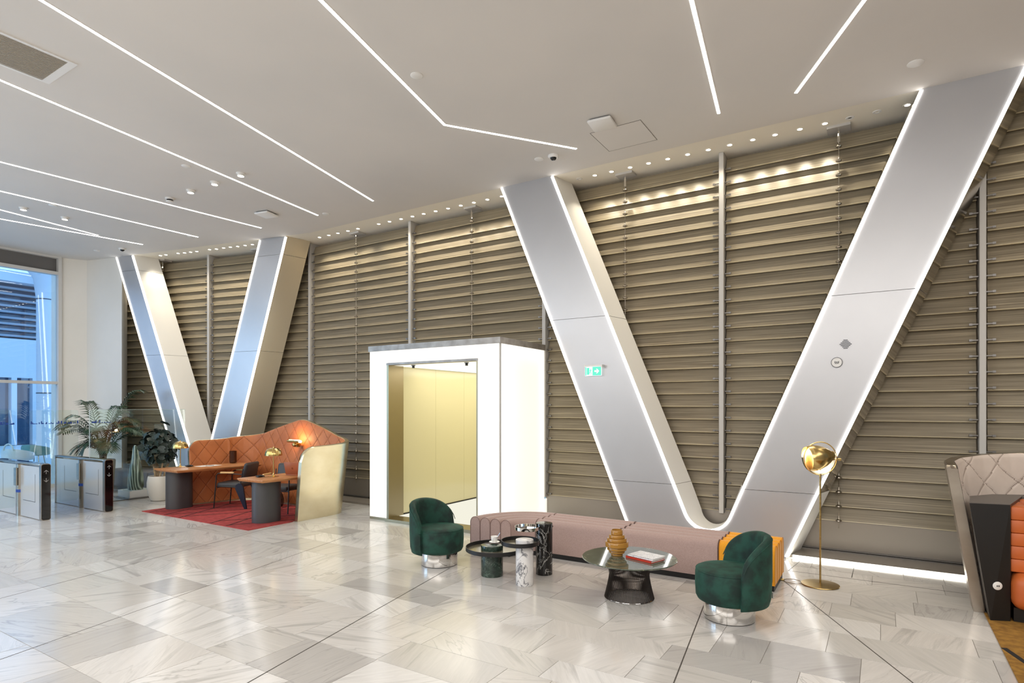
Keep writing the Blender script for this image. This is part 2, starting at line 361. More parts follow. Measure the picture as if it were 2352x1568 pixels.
fit_prof = [(.002, .075), (.006, .06), (.008, .035), (.014, .026), (.034, .014), (.036, .004), (.030, -.004), (.0, -.006)]
def bay(n, p0, p1, zlow=ZB, cable=True, start=0, mull=True, base=True):
    """p0 -> p1: facade line at the blades' lower edges, left to right"""
    v = Vector((p1[0]-p0[0], p1[1]-p0[1], 0)); L = v.length; a = math.atan2(v.y, v.x)
    r = thing('window_%d' % n, (p0[0], p0[1], 0), rz=a); r['kind'] = 'structure'
    ww = L-.10
    first = None; zs = [ZB+PITCH*i for i in range(NSL) if ZB+PITCH*i > zlow-.01]
    for z in zs:
        if first is None: first = blade(ww).build('louvre', [m_louvre, m_edge_glint], r, sharp=0); first.location = (.05, 0, z)
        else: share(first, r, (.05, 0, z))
    M().box((-.02, .30, zlow-.02), (L+.02, .34, ZT)).build('back_panel', m_backp, r, sharp=0)
    if base:   # upright sill panel, two grooved trims and a low ledge at the foot
        M().box((0, .02, .065), (L, .34, .455)).build('sill_panel', m_basep, r, sharp=0)
        M().box((0, -.015, .052), (L, .1, .066)).build('base_trim', m_trim, r, sharp=0); M().box((0, -.03, .034), (L, .1, .046)).build('base_trim', m_trim, r, sharp=0); M().box((0, .03, .045), (L, .2, .053)).build('groove', m_dark, r, sharp=0)
        M().box((0, -.46, 0), (L, .34, .034)).build('ledge', m_basep, r, sharp=0)
    if mull:
        mu = M().box((-.031, -.06, zlow-.03), (.031, .27, ZT), bev=.004, seg=1).build('mullion', m_mull, r, sharp=0)
        b0 = None
        for z in zs:
            for sx in (-1, 1):
                if b0 is None:
                    b0 = M().box((.0, -.008, -.006), (.085, .012, .006)).box((.055, -.012, -.012), (.085, .0, .012)).build('bracket', m_trim, mu, sharp=0); b0.location = (.035*sx, -.015, z+.03); b0.scale = (sx, 1, 1)
                else: share(b0, mu, (.035*sx, -.015, z+.03), scale=(sx, 1, 1))
    if cable:
        x = L/2
        M().tube([(x, -.055, zlow-.08), (x, -.055, ZT)], .004, 6).build('cable', m_gatesteel, r)
        M().box((x-.13, -.12, ZT-.03), (x+.13, .08, ZT+.02)).build('cable_anchor', m_mull, r, sharp=0)
        M().tube([(x, -.055, ZT-.03), (x, -.055, ZT-.2)], [.012, .02], 10).build('cable_stud', m_chrome, r)
        f0 = None
        for z in zs:
            if f0 is None: f0 = M().lathe(fit_prof, 14).build('cable_fitting', m_gatesteel, r); f0.location = (x, -.055, z+.005)
            else: share(f0, r, (x, -.055, z+.005))
    return r
XM = [-10.396+2.839*i for i in range(6)]; XM[2] = -4.668
YF = 8.5
lm = [(KX+DL.x*2.84*i, KY+DL.y*2.84*i) for i in range(3)]
bay(2, lm[2], lm[1], base=False); bay(3, lm[1], lm[0], base=False)
bay(4, (XM[0], YF), (XM[1], YF)); bay(5, (XM[1], YF), (XM[2], YF), zlow=ZB+PITCH*14, base=False)
bay(6, (XM[2], YF), (XM[3], YF)); bay(7, (XM[3], YF), (XM[4], YF)); bay(8, (XM[4], YF), (XM[5], YF)); bay(9, (XM[5], YF), (XM[5]+2.839, YF))
# fins closing the row on the left and sills there
t1 = M()
for p0, p1 in ((lm[2], lm[1]), (lm[1], lm[0])):
    v = Vector((p1[0]-p0[0], p1[1]-p0[1], 0)); L = v.length; X = Rz(math.atan2(v.y, v.x), (p0[0], p0[1], 0))
    t1.box((0, -.2, 0), (L, .3, .40), X=X)
struct(t1.build('trim_1', m_basep, sharp=0))
# light line along the foot of the facade right of the column
ll = thing('plinth_light', (-.1, 8.0, 0), 'bright strip light along the floor at the foot of the louvred facade', 'light strip')
M().box((-.93, 7.975, .004), (3.4, 8.03, .030)).build('diffuser', emis('plinth_led', (1, .95, .82), 9), ll, o=(-.1, 8.0, 0), sharp=0)
M().box((-.95, 8.03, 0), (3.4, 8.06, .035)).build('housing', m_trim, ll, o=(-.1, 8.0, 0), sharp=0)

# ================================================================== V columns
def v_column(name, org, ang, LO, LI, RI, RO, ztop, seams, foot, label, depth=.48, splay=.10, fil=.305, rmat=m_vside, zt2=None):
    """front outline in (s, z); every line is (s at ztop, ds per metre down)"""
    X = Rz(ang, org); r = thing(name, org, label, 'column', rz=ang)
    def at(l, z): return l[0]+l[1]*(ztop-z)
    TOP = ztop+.03
    def quad(nm, za, zb, l, rr, left_side):
        f = [(at(l, zb), 0, zb), (at(rr, zb), 0, zb), (at(rr, za), 0, za), (at(l, za), 0, za)]
        s = M()
        bk = [(at(l, zb)-(splay if True else 0), depth, zb), (at(rr, zb)+splay, depth, zb), (at(rr, za)+splay, depth, za), (at(l, za)-splay, depth, za)]
        s.prism(f, bk); s.m = [0, 1] + [0]*4
        for i, fc in enumerate(s.f[2:]): s.m[2+i] = 1 if i in (1, 3) else 0
        s.build(nm, [m_vwhite, rmat[0] if (not left_side and isinstance(rmat, tuple)) else (rmat[1] if isinstance(rmat, tuple) else rmat)], r, sharp=25)
    gap = .0025
    zs = [TOP]+list(seams)+[foot]
    for i in range(len(zs)-1):
        quad('arm_panel', zs[i]-(gap if i else 0), zs[i+1]+gap, LO, LI, True)
        quad('arm_panel', zs[i]-(gap if i else 0), zs[i+1]+gap, RI, RO, False)
    # foot with the rounded crotch
    apex = ztop-(RI[0]-LI[0])/(LI[1]-RI[1]); sa = at(LI, apex)
    a1 = math.atan(LI[1]); a2 = math.atan(-RI[1]); half = (a1+a2)/2; tilt = (a1-a2)/2
    dist = fil/math.sin(half); cx = sa+dist*math.sin(-tilt); cz = apex+dist*math.cos(tilt)
    th0 = pi+a1; th1 = 2*pi-a2
    crot = [(cx+fil*math.cos(th0+(th1-th0)*i/14), cz+fil*math.sin(th0+(th1-th0)*i/14)) for i in range(15)]
    inner = [(at(LI, foot-gap), foot-gap)]+[c for c in crot if c[1] < foot-gap]+[(at(RI, foot-gap), foot-gap)]
    out = [(at(LO, foot-gap), foot-gap), (at(LO, 0), 0), (at(RO, 0), 0), (at(RO, foot-gap), foot-gap)]
    loop = out+inner[::-1]
    n = len(loop)
    bk = [(loop[0][0]-splay, depth, loop[0][1]), (loop[1][0]-splay, depth, 0), (loop[2][0]+splay, depth, 0), (loop[3][0]+splay, depth, loop[3][1])]
    for k, p in enumerate(loop[4:]):
        f = 1-2*k/(n-5); bk.append((p[0]-splay*f, depth, p[1]+(.0)))
    s = M().prism([(p[0], 0, p[1]) for p in loop], bk); s.m = [0]*2+[1]*n
    s.build('foot_panel', [m_vwhite, m_vside], r, sharp=25)
    # light strips set into the edges
    def strip(path, sg):
        w = .021; V = []
        for i, p in enumerate(path):
            q0 = path[max(i-1, 0)]; q1 = path[min(i+1, len(path)-1)]
            t = Vector((q1[0]-q0[0], q1[1]-q0[1])).normalized(); nn = Vector((-t.y, t.x))*sg
            V.append((Vector(p)-nn*.012, Vector(p)+nn*w))
        s = M(); rows_ = []
        for a, b in V: rows_.append([(a.x, -.006, a.y), (b.x, -.014, b.y), (b.x, .004, b.y), (a.x, .02, a.y)])
        s.grid(rows_, wrap=True); s.build('light_strip', m_vled, r, sharp=0)
    strip([(at(LO, ztop-.01), ztop-.01), (at(LO, .02), .02)], 1)
    strip([(at(RO, ztop-.01), ztop-.01), (at(RO, .02), .02)], -1)
    strip([(at(LI, ztop-.01), ztop-.01)]+crot+[(at(RI, ztop-.01), ztop-.01)], -1)
    # dark collar where the arms pass the ceiling
    return r
v_column('v_column', (0, 7.91, 0), 0, (-5.147, .4116), (-4.23, .409), (.369, -.412), (1.262, -.4224), H, [3.162], .813, 'big white V shaped column with lit edges standing behind the long pink sofa', rmat=(m_vmirror, m_vside))
a0 = Vector((-15.107, 6.829, 0)); dv = Vector((4.008, .852, 0)).normalized(); angL = math.atan2(dv.y, dv.x)
def sL(x): return (x-a0.x)/dv.x
v_column('v_column', tuple(a0), angL, (sL(-15.149), .384/.978), (sL(-14.63), .388/.978), (sL(-11.021), -.308/.978), (sL(-10.361), -.297/.978), H, [5.0, 3.03], 1.0, 'far white V shaped column with lit edges rising behind the orange booth', depth=.5, splay=.2, fil=.1, rmat=(m_vsteel, m_vside))

# ================================================================== glowing portal with the doorway
PX0, PX1, PY0, PY1, PZ = -7.235, -4.65, 7.11, 8.62, 2.86
DX0, DX1, DZ = -6.84, -5.05, 2.535
m_lit = emis('lit_glass', (1.0, .975, .92), .58)      # evenly backlit opal glass that also lets through the edge tubes behind it
nt_ = m_lit.node_tree; tl_ = nt_.nodes.new('ShaderNodeBsdfTranslucent'); tl_.inputs[0].default_value = (.85, .84, .81, 1); as_ = nt_.nodes.new('ShaderNodeAddShader')
nt_.links.new(nt_.nodes['Emission'].outputs[0], as_.inputs[0]); nt_.links.new(tl_.outputs[0], as_.inputs[1]); nt_.links.new(as_.outputs[0], nt_.nodes['Material Output'].inputs[0]); m_lited = emis('lit_glass_edge', (1, .97, .90), 1.9)
m_innerg = mat('tinted_glass', (206, 198, 160), .12, **{'Specular_IOR_Level': .6}); m_innerc = emis('lit_ceiling', (1, .95, .78), 1.25); m_innerf = emis('floor_painted_glow', (1, .97, .82), .85)  # plain passage floor tiles get added emission to look brightly lit
m_jamb = mat('bronze_jamb', (150, 138, 112), .3, .9)
m_cap = grain(mat('cap_trim', (150, 143, 134), .4, .5), (135, 128, 120), (165, 158, 150), nscale=6)
po = thing('entrance_portal', ((PX0+PX1)/2, PY0, 0), 'glowing white glass portal box with an open doorway in the louvred facade', 'doorway')
PO = po.location[:]
def pp(name, a, b, m, bev=0): return M().box(a, b, bev=bev).build(name, m, po, o=PO, sharp=0)
zc = PZ-.09
def pane(name, a, b, open_face):
    m_ = M().box(a, b); m_.f.pop(open_face); m_.m.pop(); m_.build(name, m_lit, po, o=PO, sharp=0)
pane('front_pane', (PX0, PY0, .04), (DX0-.01, PY0+.02, zc), 4)
pane('front_pane', (DX1+.01, PY0, .04), (PX1-.012, PY0+.02, zc), 4)
pane('front_pane', (DX0-.008, PY0, DZ+.03), (DX1+.008, PY0+.02, zc), 4)
pane('side_pane', (PX1-.02, PY0+.035, .04), (PX1, 8.425, zc), 5); pane('side_pane', (PX1-.02, 8.43, .04), (PX1, PY1, .36), 5); pp('rear_post', (PX1-.03, PY1+.004, 0), (PX1+.012, PY1+.03, .40), m_jamb)
pane('side_pane', (PX0, PY0+.035, .04), (PX0+.02, PY1, zc), 3)
yb = PY0+.075
for a, b in (((PX0+.03, yb, .1), (PX0+.05, yb+.02, zc-.05)), ((DX0-.07, yb, .1), (DX0-.05, yb+.02, DZ)), ((DX1+.05, yb, .1), (DX1+.07, yb+.02, DZ)), ((PX1-.09, yb, .1), (PX1-.07, yb+.02, zc-.05)),
             ((PX0+.08, yb, zc-.05), (PX1-.1, yb+.02, zc-.03)), ((DX0-.05, yb, DZ+.06), (DX1+.05, yb+.02, DZ+.08)), ((PX0+.06, yb, .06), (DX0-.08, yb+.02, .08)), ((DX1+.08, yb, .06), (PX1-.1, yb+.02, .08)),
             ((PX1-.095, yb+.05, .1), (PX1-.075, yb+.07, zc-.06)), ((PX1-.095, 8.32, .1), (PX1-.075, 8.34, zc-.06)), ((PX1-.095, yb+.1, zc-.05), (PX1-.075, 8.3, zc-.03)), ((PX1-.095, yb+.1, .06), (PX1-.075, 8.3, .08))): pp('edge_light', a, b, m_lited)
pp('corner_trim', (PX1-.012, PY0-.001, .04), (PX1+.002, PY0+.035, zc), m_winframe)
pp('cap_trim', (PX0-.02, PY0-.02, zc), (PX1+.02, 8.43, PZ), m_cap)
pp('base_trim', (PX0, PY0-.004, 0), (DX0, PY0+.05, .04), m_jamb); pp('base_trim', (DX1, PY0-.004, 0), (PX1+.003, PY0+.05, .04), m_jamb); pp('base_trim', (PX1-.05, PY0+.05, 0), (PX1+.003, PY1, .04), m_jamb)
pp('lintel', (DX0-.02, PY0-.006, DZ), (DX1+.02, PY0+.12, DZ+.035), m_cap)
pp('jamb', (DX0-.012, PY0-.004, .0), (DX0+.03, PY0+.35, DZ), m_jamb); pp('jamb', (DX1-.01, PY0-.004, 0), (DX1+.012, PY0+.1, DZ), m_jamb)
pp('threshold', (DX0, PY0-.06, 0), (DX1, PY0+.25, .045), m_jamb)
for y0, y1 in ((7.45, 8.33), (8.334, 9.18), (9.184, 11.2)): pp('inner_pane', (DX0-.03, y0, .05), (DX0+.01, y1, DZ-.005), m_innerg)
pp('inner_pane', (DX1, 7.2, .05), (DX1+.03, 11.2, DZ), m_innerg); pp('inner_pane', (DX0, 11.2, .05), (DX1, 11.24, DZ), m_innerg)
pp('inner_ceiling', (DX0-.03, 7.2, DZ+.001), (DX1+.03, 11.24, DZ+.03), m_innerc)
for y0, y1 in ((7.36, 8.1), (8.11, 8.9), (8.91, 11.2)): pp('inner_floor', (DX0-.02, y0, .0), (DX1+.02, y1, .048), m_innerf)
pp('skirting', (DX0+.0, 7.45, .048), (DX0+.02, 11.2, .07), m_dark)
for x in (-6.45, -5.38): M().cyl((x, 7.3), .022, DZ-.05, DZ-.005, 12).box((x-.03, 7.28, DZ-.012), (x+.03, 7.32, DZ)).build('door_sensor', m_black, po, o=PO)
pl = bpy.data.lights.new('portal_glow', 'AREA'); pl.shape = 'RECTANGLE'; pl.size = 1.6; pl.size_y = 3; pl.energy = 30; pl.color = (1, .94, .80)
plo = bpy.data.objects.new('portal_glow', pl); COL.objects.link(plo); plo.location = ((DX0+DX1)/2, 9.2, DZ-.02)

# ================================================================== ceiling lights
def linear(label, *pts):
    p = [Vector((x, y, 0)) for x, y in pts]
    r = thing('linear_ceiling_light', (pts[-1][0], pts[-1][1], H), label, 'ceiling light')
    for nm, w, z0, z1, m in (('housing', .024, -.003, .02, m_ceil), ('diffuser', .0155, -.006, .0, m_led)):
        L_, R_ = [], []
        for i in range(len(p)):
            t0 = (p[i]-p[i-1]).normalized() if i else (p[1]-p[0]).normalized()
            t1_ = (p[i+1]-p[i]).normalized() if i < len(p)-1 else t0
            t = (t0+t1_).normalized(); n = Vector((-t.y, t.x, 0)); k = w/max(.5, n.dot(Vector((-t0.y, t0.x, 0))))
            L_.append(p[i]+n*k); R_.append(p[i]-n*k)
        loop = L_+R_[::-1]
        M().prism([(v.x, v.y, H+z0) for v in loop], [(v.x, v.y, H+z1) for v in loop]).build(nm, m, r, o=r.location, sharp=0)
def ext(a, b, d):
    v = Vector((a[0]-b[0], a[1]-b[1])).normalized(); return (a[0]+v.x*d, a[1]+v.y*d)
def ln(label, a, b, d): linear(label, ext(a, b, d), b)
ln('longest straight ceiling strip light, ending above the orange booth near the glowing portal', (-6.13, 2.172), (-7.32, 7.267), 6)
ln('straight ceiling strip light running from above the vent grille towards the booth peak', (-7.996, 2.467), (-8.722, 7.277), 6)
ln('ceiling strip light ending just before the top of the far V column', (-10.662, 3.289), (-10.273, 7.204), 6)
ln('thin ceiling strip light between the gates and the middle of the far V column', (-12.099, 3.732), (-11.925, 6.903), 6)
ln('short ceiling strip light joining another at a narrow angle far left', (-13.245, 4.086), (-13.52, 5.75), 6)
ln('ceiling strip light farthest left, ending near the left edge of the far V column', (-13.887, 4.284), (-13.475, 6.587), 6)
linear('bent ceiling strip light with a kink, ending beside the black dome camera', ext((-4.092, 3.446), (-4.596, 5.776), 5), (-4.596, 5.776), (-3.508, 7.258))
ln('steep ceiling strip light over the middle between the two arms of the big V column', (-1.39, 5.134), (-1.649, 7.285), 6)
ln('ceiling strip light at upper right, slanting down left to the V column arm', (-.13, 5.922), (-.814, 7.266), 6)
linear('unlit-side ceiling strip light at the far right beyond the column', (3.2, -2), (2.6, 6.8))

# downlights in the soffit: a small trim ring and a glowing lens each
dl0 = None
def downlight(x, y, label, group, z=SOF, on=True, power=1.0):
    global dl0
    if dl0 is None:
        dl0 = thing('downlight', (0, 0, 0), 'x', 'downlight')
        M().lathe([(.028, .0), (.030, -.004), (.042, -.005), (.045, .0)], 20, cap=False).build('trim_ring', m_soffit, dl0)
        M().lathe([(.0, -.003), (.029, -.003), (.029, .001)], 16).build('lens', m_down, dl0)
        r = dl0; r.location = (x, y, z); r['label'] = label; r['group'] = group
    else: r = dup(dl0, (x, y, z), 0, label, group)
    if power:
        l = bpy.data.lights.new('downlight_beam', 'SPOT'); l.energy = 24*power; l.color = (1, .90, .72); l.spot_size = math.radians(95); l.spot_blend = .8; l.shadow_soft_size = .03
        o = bpy.data.objects.new('downlight_beam', l); COL.objects.link(o); o.location = (x, y, z-.03)
    return r
ORD = 'first second third fourth fifth sixth seventh eighth ninth tenth eleventh twelfth thirteenth fourteenth fifteenth sixteenth'.split()
for i, x in enumerate(DLX_MAIN_A): downlight(x, 8.27, ORD[i]+' small round downlight from the left in the soffit row above the glowing portal', 'downlights above the portal')
for i, x in enumerate(DLX_MAIN_B): downlight(x, 8.27, ORD[i]+' small round downlight from the left between the arms of the big V column', 'downlights above the sofa')
for i, (x, y) in enumerate(DLX_LEFT): downlight(x, y, ORD[i]+' tiny downlight from the left between the arms of the far V column', 'downlights of the far bay', power=.8)
for i, (x, y) in enumerate(((-15.55, 7.33), (-15.3, 7.32))): downlight(x, y, ORD[i]+' downlight from the left behind the left arm of the far V column', 'downlights behind the far column')
for i, x in enumerate((1.3, 1.65, 2.0, 2.35, 2.7, 3.05)): downlight(x, 8.27, ORD[i]+' soffit downlight to the right of the big V column', 'downlights right of the column')
for x, y, lb in ((-3.95, 8.27, 'unlit recessed downlight next to the left arm of the big V column'), (-.33, 8.27, 'dark recessed downlight beside the cable anchor near the right column arm'), (-.05, 8.27, 'unlit white downlight left of the last lit one by the right column arm')):
    r = thing('recessed_fitting', (x, y, SOF), lb, 'downlight')
    M().lathe([(.020, .0), (.024, -.006), (.045, -.006), (.048, .0)], 20, cap=False).build('trim_ring', m_white, r); M().lathe([(0, -.001), (.02, -.001), (.02, .002)], 14).build('lens', m_charcoal if 'dark' in lb else m_soffit, r)

# fittings on the ceiling
def ceil_disc(x, y, label, r_=.065):
    r = thing('ceiling_disc', (x, y, H), label, 'cover plate'); M().lathe([(.0, -.012), (r_-.01, -.012), (r_, -.006), (r_, .002)], 28).build('plate', m_white, r); return r
ceil_disc(-4.164, 4.764, 'round white cover plate right beside the bent strip light'); ceil_disc(-4.103, 7.283, 'round white cover plate left of the black dome camera')
ceil_disc(.289, 7.286, 'round white cover plate at the ceiling edge above the right column arm', .075); ceil_disc(-8.536, 7.307, 'round white cover plate at the end of the strip light above the booth')
ceil_disc(-8.566, 4.778, 'round white cover plate touching a long strip light over the gates', .06); ceil_disc(-12.185, 4.482, 'faint round cover plate between two strip lights at far left', .06)
ceil_disc(-12.0, 6.783, 'faint round cover plate at the end of the thin strip light by the far column', .06); ceil_disc(-14.873, 6.297, 'faint round cover plate nearest the white wall at far left', .06)
sp0 = None
for x, y, lb in ((-8.141, 5.365, 'surface spot nearest the booth, first of a row of three'), (-8.801, 5.357, 'surface spot in the middle of a row of three'), (-9.464, 5.356, 'surface spot next to the smoke detector, last of a row of three'), (-12.779, 4.269, 'surface spot nearest the left edge, first of the far pair'), (-12.777, 4.889, 'surface spot second from the left edge of the far pair')):
    if sp0 is None:
        sp0 = thing('ceiling_spot', (x, y, H), lb, 'spotlight', group='small spots on the ceiling')
        M().lathe([(.066, .0), (.066, -.012), (.05, -.016), (.05, -.042), (.046, -.044), (.042, -.034)], 24, cap=False).build('housing', m_white, sp0); M().lathe([(0, -.034), (.042, -.034), (.042, -.03)], 20).build('lens', m_down, sp0)
    else: dup(sp0, (x, y, H), 0, lb, 'small spots on the ceiling')
r = thing('smoke_detector', (-10.116, 5.372, H), 'white smoke detector with a dark slotted rim, left of three small spots', 'detector')
M().lathe([(.07, 0), (.07, -.02), (.052, -.026)], 24).build('base', m_white, r); M().lathe([(.048, -.026), (.048, -.05)], 24).build('vent_band', m_black, r); M().lathe([(.056, -.05), (.05, -.066), (0, -.07)], 24).build('cap', m_white, r)
def dome(x, y, label):
    r = thing('dome_camera', (x, y, H), label, 'security camera'); M().lathe([(.075, 0), (.075, -.018), (.058, -.035), (.05, -.035)], 24).build('base', m_white, r); M().lathe([(.045, -.03), (.043, -.045), (.032, -.06), (.015, -.068), (0, -.07)], 20).build('lens_dome', m_blackgloss, r)
dome(-3.877, 7.288, 'small dome security camera with a black lens at the end of the bent strip light'); dome(-14.189, 6.51, 'small dome security camera by the top of the far V column')
def wap(x, y, label, rz=0):
    r = thing('access_point', (x, y, H), label, 'wireless access point', rz=rz)
    M().box((-.12, -.12, -.012), (.12, .12, 0)).build('mount', m_charcoal, r); M().box((-.15, -.15, -.05), (.15, .15, -.012), bev=.02).build('housing', m_white, r)
wap(-2.909, 6.739, 'square white wireless box on the ceiling by the access hatch', .1); wap(-9.41, 6.705, 'square white wireless box on the ceiling above the orange booth', .2)
r = thing('access_hatch', (-2.83, 7.26, H), 'flush square ceiling hatch above the left column arm', 'hatch'); M().box((-.33, -.31, -.003), (.33, .31, .0)).build('panel', m_ceil, r, sharp=0)
fr = M()
for a, b in (((-.337, -.317), (.337, -.313)), ((-.337, .313), (.337, .317)), ((-.337, -.317), (-.333, .317)), ((.333, -.317), (.337, .317))): fr.box((a[0], a[1], -.0035), (b[0], b[1], 0))
fr.build('shadow_gap', mat('hatch_gap', (120, 116, 110), .8), r, sharp=0)
vg = thing('air_vent', (-7.28, 1.8, H), 'long grey slatted air grille with a white frame in the ceiling at upper left', 'vent')
vx0, vx1, vy0, vy1 = -7.635, -6.955, -1.5, 2.775
fr = M()
for a, b in (((vx0, vy0), (vx0+.035, vy1)), ((vx1-.035, vy0), (vx1, vy1)), ((vx0+.035, vy0), (vx1-.035, vy0+.05)), ((vx0+.035, vy1-.075), (vx1-.035, vy1))): fr.box((a[0], a[1], H-.012), (b[0], b[1], H))
fr.build('frame', m_white, vg, o=vg.location, sharp=0); M().box((vx0+.03, vy0+.03, H-.002), (vx1-.03, vy1-.06, H)).build('backing', mat('vent_back', (96, 90, 80), .8), vg, o=vg.location, sharp=0)
s0 = None; m_slat = mat('vent_slat', (176, 166, 150), .5); k = 0
xx = vx0+.055
while xx < vx1-.045:
    if s0 is None: s0 = M().box((0, vy0+.05, -.012), (.012, vy1-.075, -.003), X=Matrix.Translation((0, -1.8, 0))).build('slat', m_slat, vg, sharp=0); s0.location = (xx-vg.location.x, 0, 0)
    else: share(s0, vg, (xx-vg.location.x, 0, 0))
    xx += .026
# things on the big column
r = thing('exit_sign', (-3.53, 7.9, 2.37), 'small lit green and white exit sign with an arrow on the left column arm', 'sign')
M().box((-.135, -.075, .066), (.150, .008, .09)).box((.128, -.07, .05), (.150, -.03, .07)).build('housing', m_white, r, sharp=0)
mg = emis('sign_green', (.18, .92, .66), 1.0); mwh = emis('sign_white', (.95, 1, .99), 1.2)
M().box((-.128, -.045, -.066), (.128, -.033, .066)).build('sign_plate', mwh, r, sharp=0)
M().box((-.010, -.0465, -.062), (.124, -.0445, .062)).box((-.124, -.0465, -.062), (-.108, -.0445, .062)).build('green_field', mg, r, sharp=0)
M().prism([(x, -.048, z) for x, z in ((.02, -.012), (.062, -.012), (.045, -.034), (.062, -.034), (.095, 0), (.062, .034), (.045, .034), (.062, .012), (.02, .012))], [(x, -.0465, z) for x, z in ((.02, -.012), (.062, -.012), (.045, -.034), (.062, -.034), (.095, 0), (.062, .034), (.045, .034), (.062, .012), (.02, .012))]).build('arrow', mwh, r, sharp=0)
fg = M()   # running figure at a door
fg.box((-.1, -.048, -.05), (-.06, -.046, .05)); fg.build('door_symbol', mg, r, sharp=0)
fg = M().lathe([(0, -.007), (.007, 0), (0, .007)], 8, c=(-.036, -.0475, .036)); fg.tube([(-.038, -.0475, .026), (-.044, -.0475, -.006)], .006, 6); fg.tube([(-.044, -.0475, -.006), (-.030, -.0475, -.022), (-.036, -.0475, -.045)], .004, 6); fg.tube([(-.044, -.0475, -.006), (-.054, -.0475, -.024), (-.066, -.0475, -.03)], .004, 6); fg.tube([(-.024, -.0475, .006), (-.038, -.0475, .02), (-.056, -.0475, .008)], .0035, 6)
fg.build('running_figure', mg, r)
r = thing('speaker_slots', (-.361, 7.9, 2.585), 'diamond of short dark slots in the right column arm', 'speaker grille')
for i, wd in enumerate((.045, .068, .098, .125, .098, .068, .045)): M().box((-wd*.5, -.004, .048-.016*i-.0022), (wd*.5, .011, .048-.016*i+.0022)).build('slot', m_dark, r, sharp=0)
r = thing('call_button', (-.45, 7.9, 2.375), 'round white call disc with a dark rim on the right column arm below the slots', 'button')
X = Matrix.Rotation(pi/2, 4, 'X')
M().lathe([(.054, -.01), (.060, .004), (.060, .006), (.054, .006), (.054, -.01)], 32, X=X, cap=False).build('rim', m_charcoal, r); M().lathe([(0, .005), (.055, .005), (.055, -.01)], 28, X=X).build('plate', m_white, r)
M().box((-.022, -.008, -.008), (-.014, -.004, .014)).box((.014, -.008, -.008), (.022, -.004, .014)).box((-.018, -.008, -.014), (.018, -.004, -.008)).box((-.008, -.008, -.002), (.008, -.004, .008)).build('symbol', m_charcoal, r, sharp=0)
# ================================================================== upholstery, stone, furniture materials
m_velvet = mat('green_velvet', (28, 74, 62), .75, **{'Sheen_Weight': .16, 'Sheen_Roughness': .4}); P_(m_velvet).inputs['Sheen Tint'].default_value = lin((70, 170, 138))
grain(m_velvet, (7, 36, 29), (18, 65, 53), nscale=9, detail=5, lo=.38, hi=.6, bump=.25)
m_pink = grain(mat('pink_wool', (166, 142, 135), .9, **{'Sheen_Weight': .25}), (156, 131, 124), (180, 155, 147), nscale=260, detail=2, bump=.15)
m_pinkd = mat('pink_seam', (58, 42, 40), .9)
m_yellow = grain(mat('yellow_wool', (226, 152, 24), .85, **{'Sheen_Weight': .2}), (218, 142, 14), (236, 165, 34), nscale=200, bump=.1)
m_leather = grain(mat('orange_leather', (188, 110, 60), .5), (178, 106, 58), (192, 118, 68), nscale=3, bump=.04, bscale=140)
m_beige = grain(mat('beige_leather', (205, 190, 178), .5), (198, 183, 171), (212, 198, 186), nscale=3)
m_orange = grain(mat('orange_sofa', (196, 100, 46), .45), (186, 92, 40), (202, 106, 50), nscale=3)
m_wood = mat('oak', (190, 132, 82), .35)
grain(m_wood, (172, 112, 66), (204, 146, 94), scale=(9, .8, 9), nscale=4, detail=5, rough=(.28, .42))
m_arm = mat('pale_oak', (214, 172, 112), .4)
m_gmarble = vein(mat('green_marble', (46, 58, 50), .14), (54, 72, 62), (112, 132, 118), 11, .014, mott=(34, 46, 40), seed=3)
m_gtop = vein(mat('green_marble_top', (92, 98, 84), .06, **{'Specular_IOR_Level': .7}), (96, 102, 88), (168, 168, 140), 6, .02, mott=(66, 74, 64), seed=8)
m_wmarble = vein(mat('white_marble', (222, 220, 218), .15), (224, 222, 220), (70, 72, 82), 7, .03, (1, 1, .7), mott=(208, 206, 206), seed=5)
m_bmarble = vein(mat('black_marble', (20, 19, 18), .1), (18, 17, 17), (205, 203, 198), 6, .016, (1, 1, .8), mott=(30, 28, 27), seed=4.3, amount=1)
m_porc = mat('porcelain', (240, 238, 234), .12)
m_paper = mat('paper', (238, 236, 232), .6)
m_tray_in = mat('tray_inside', (140, 132, 112), .18, .6)

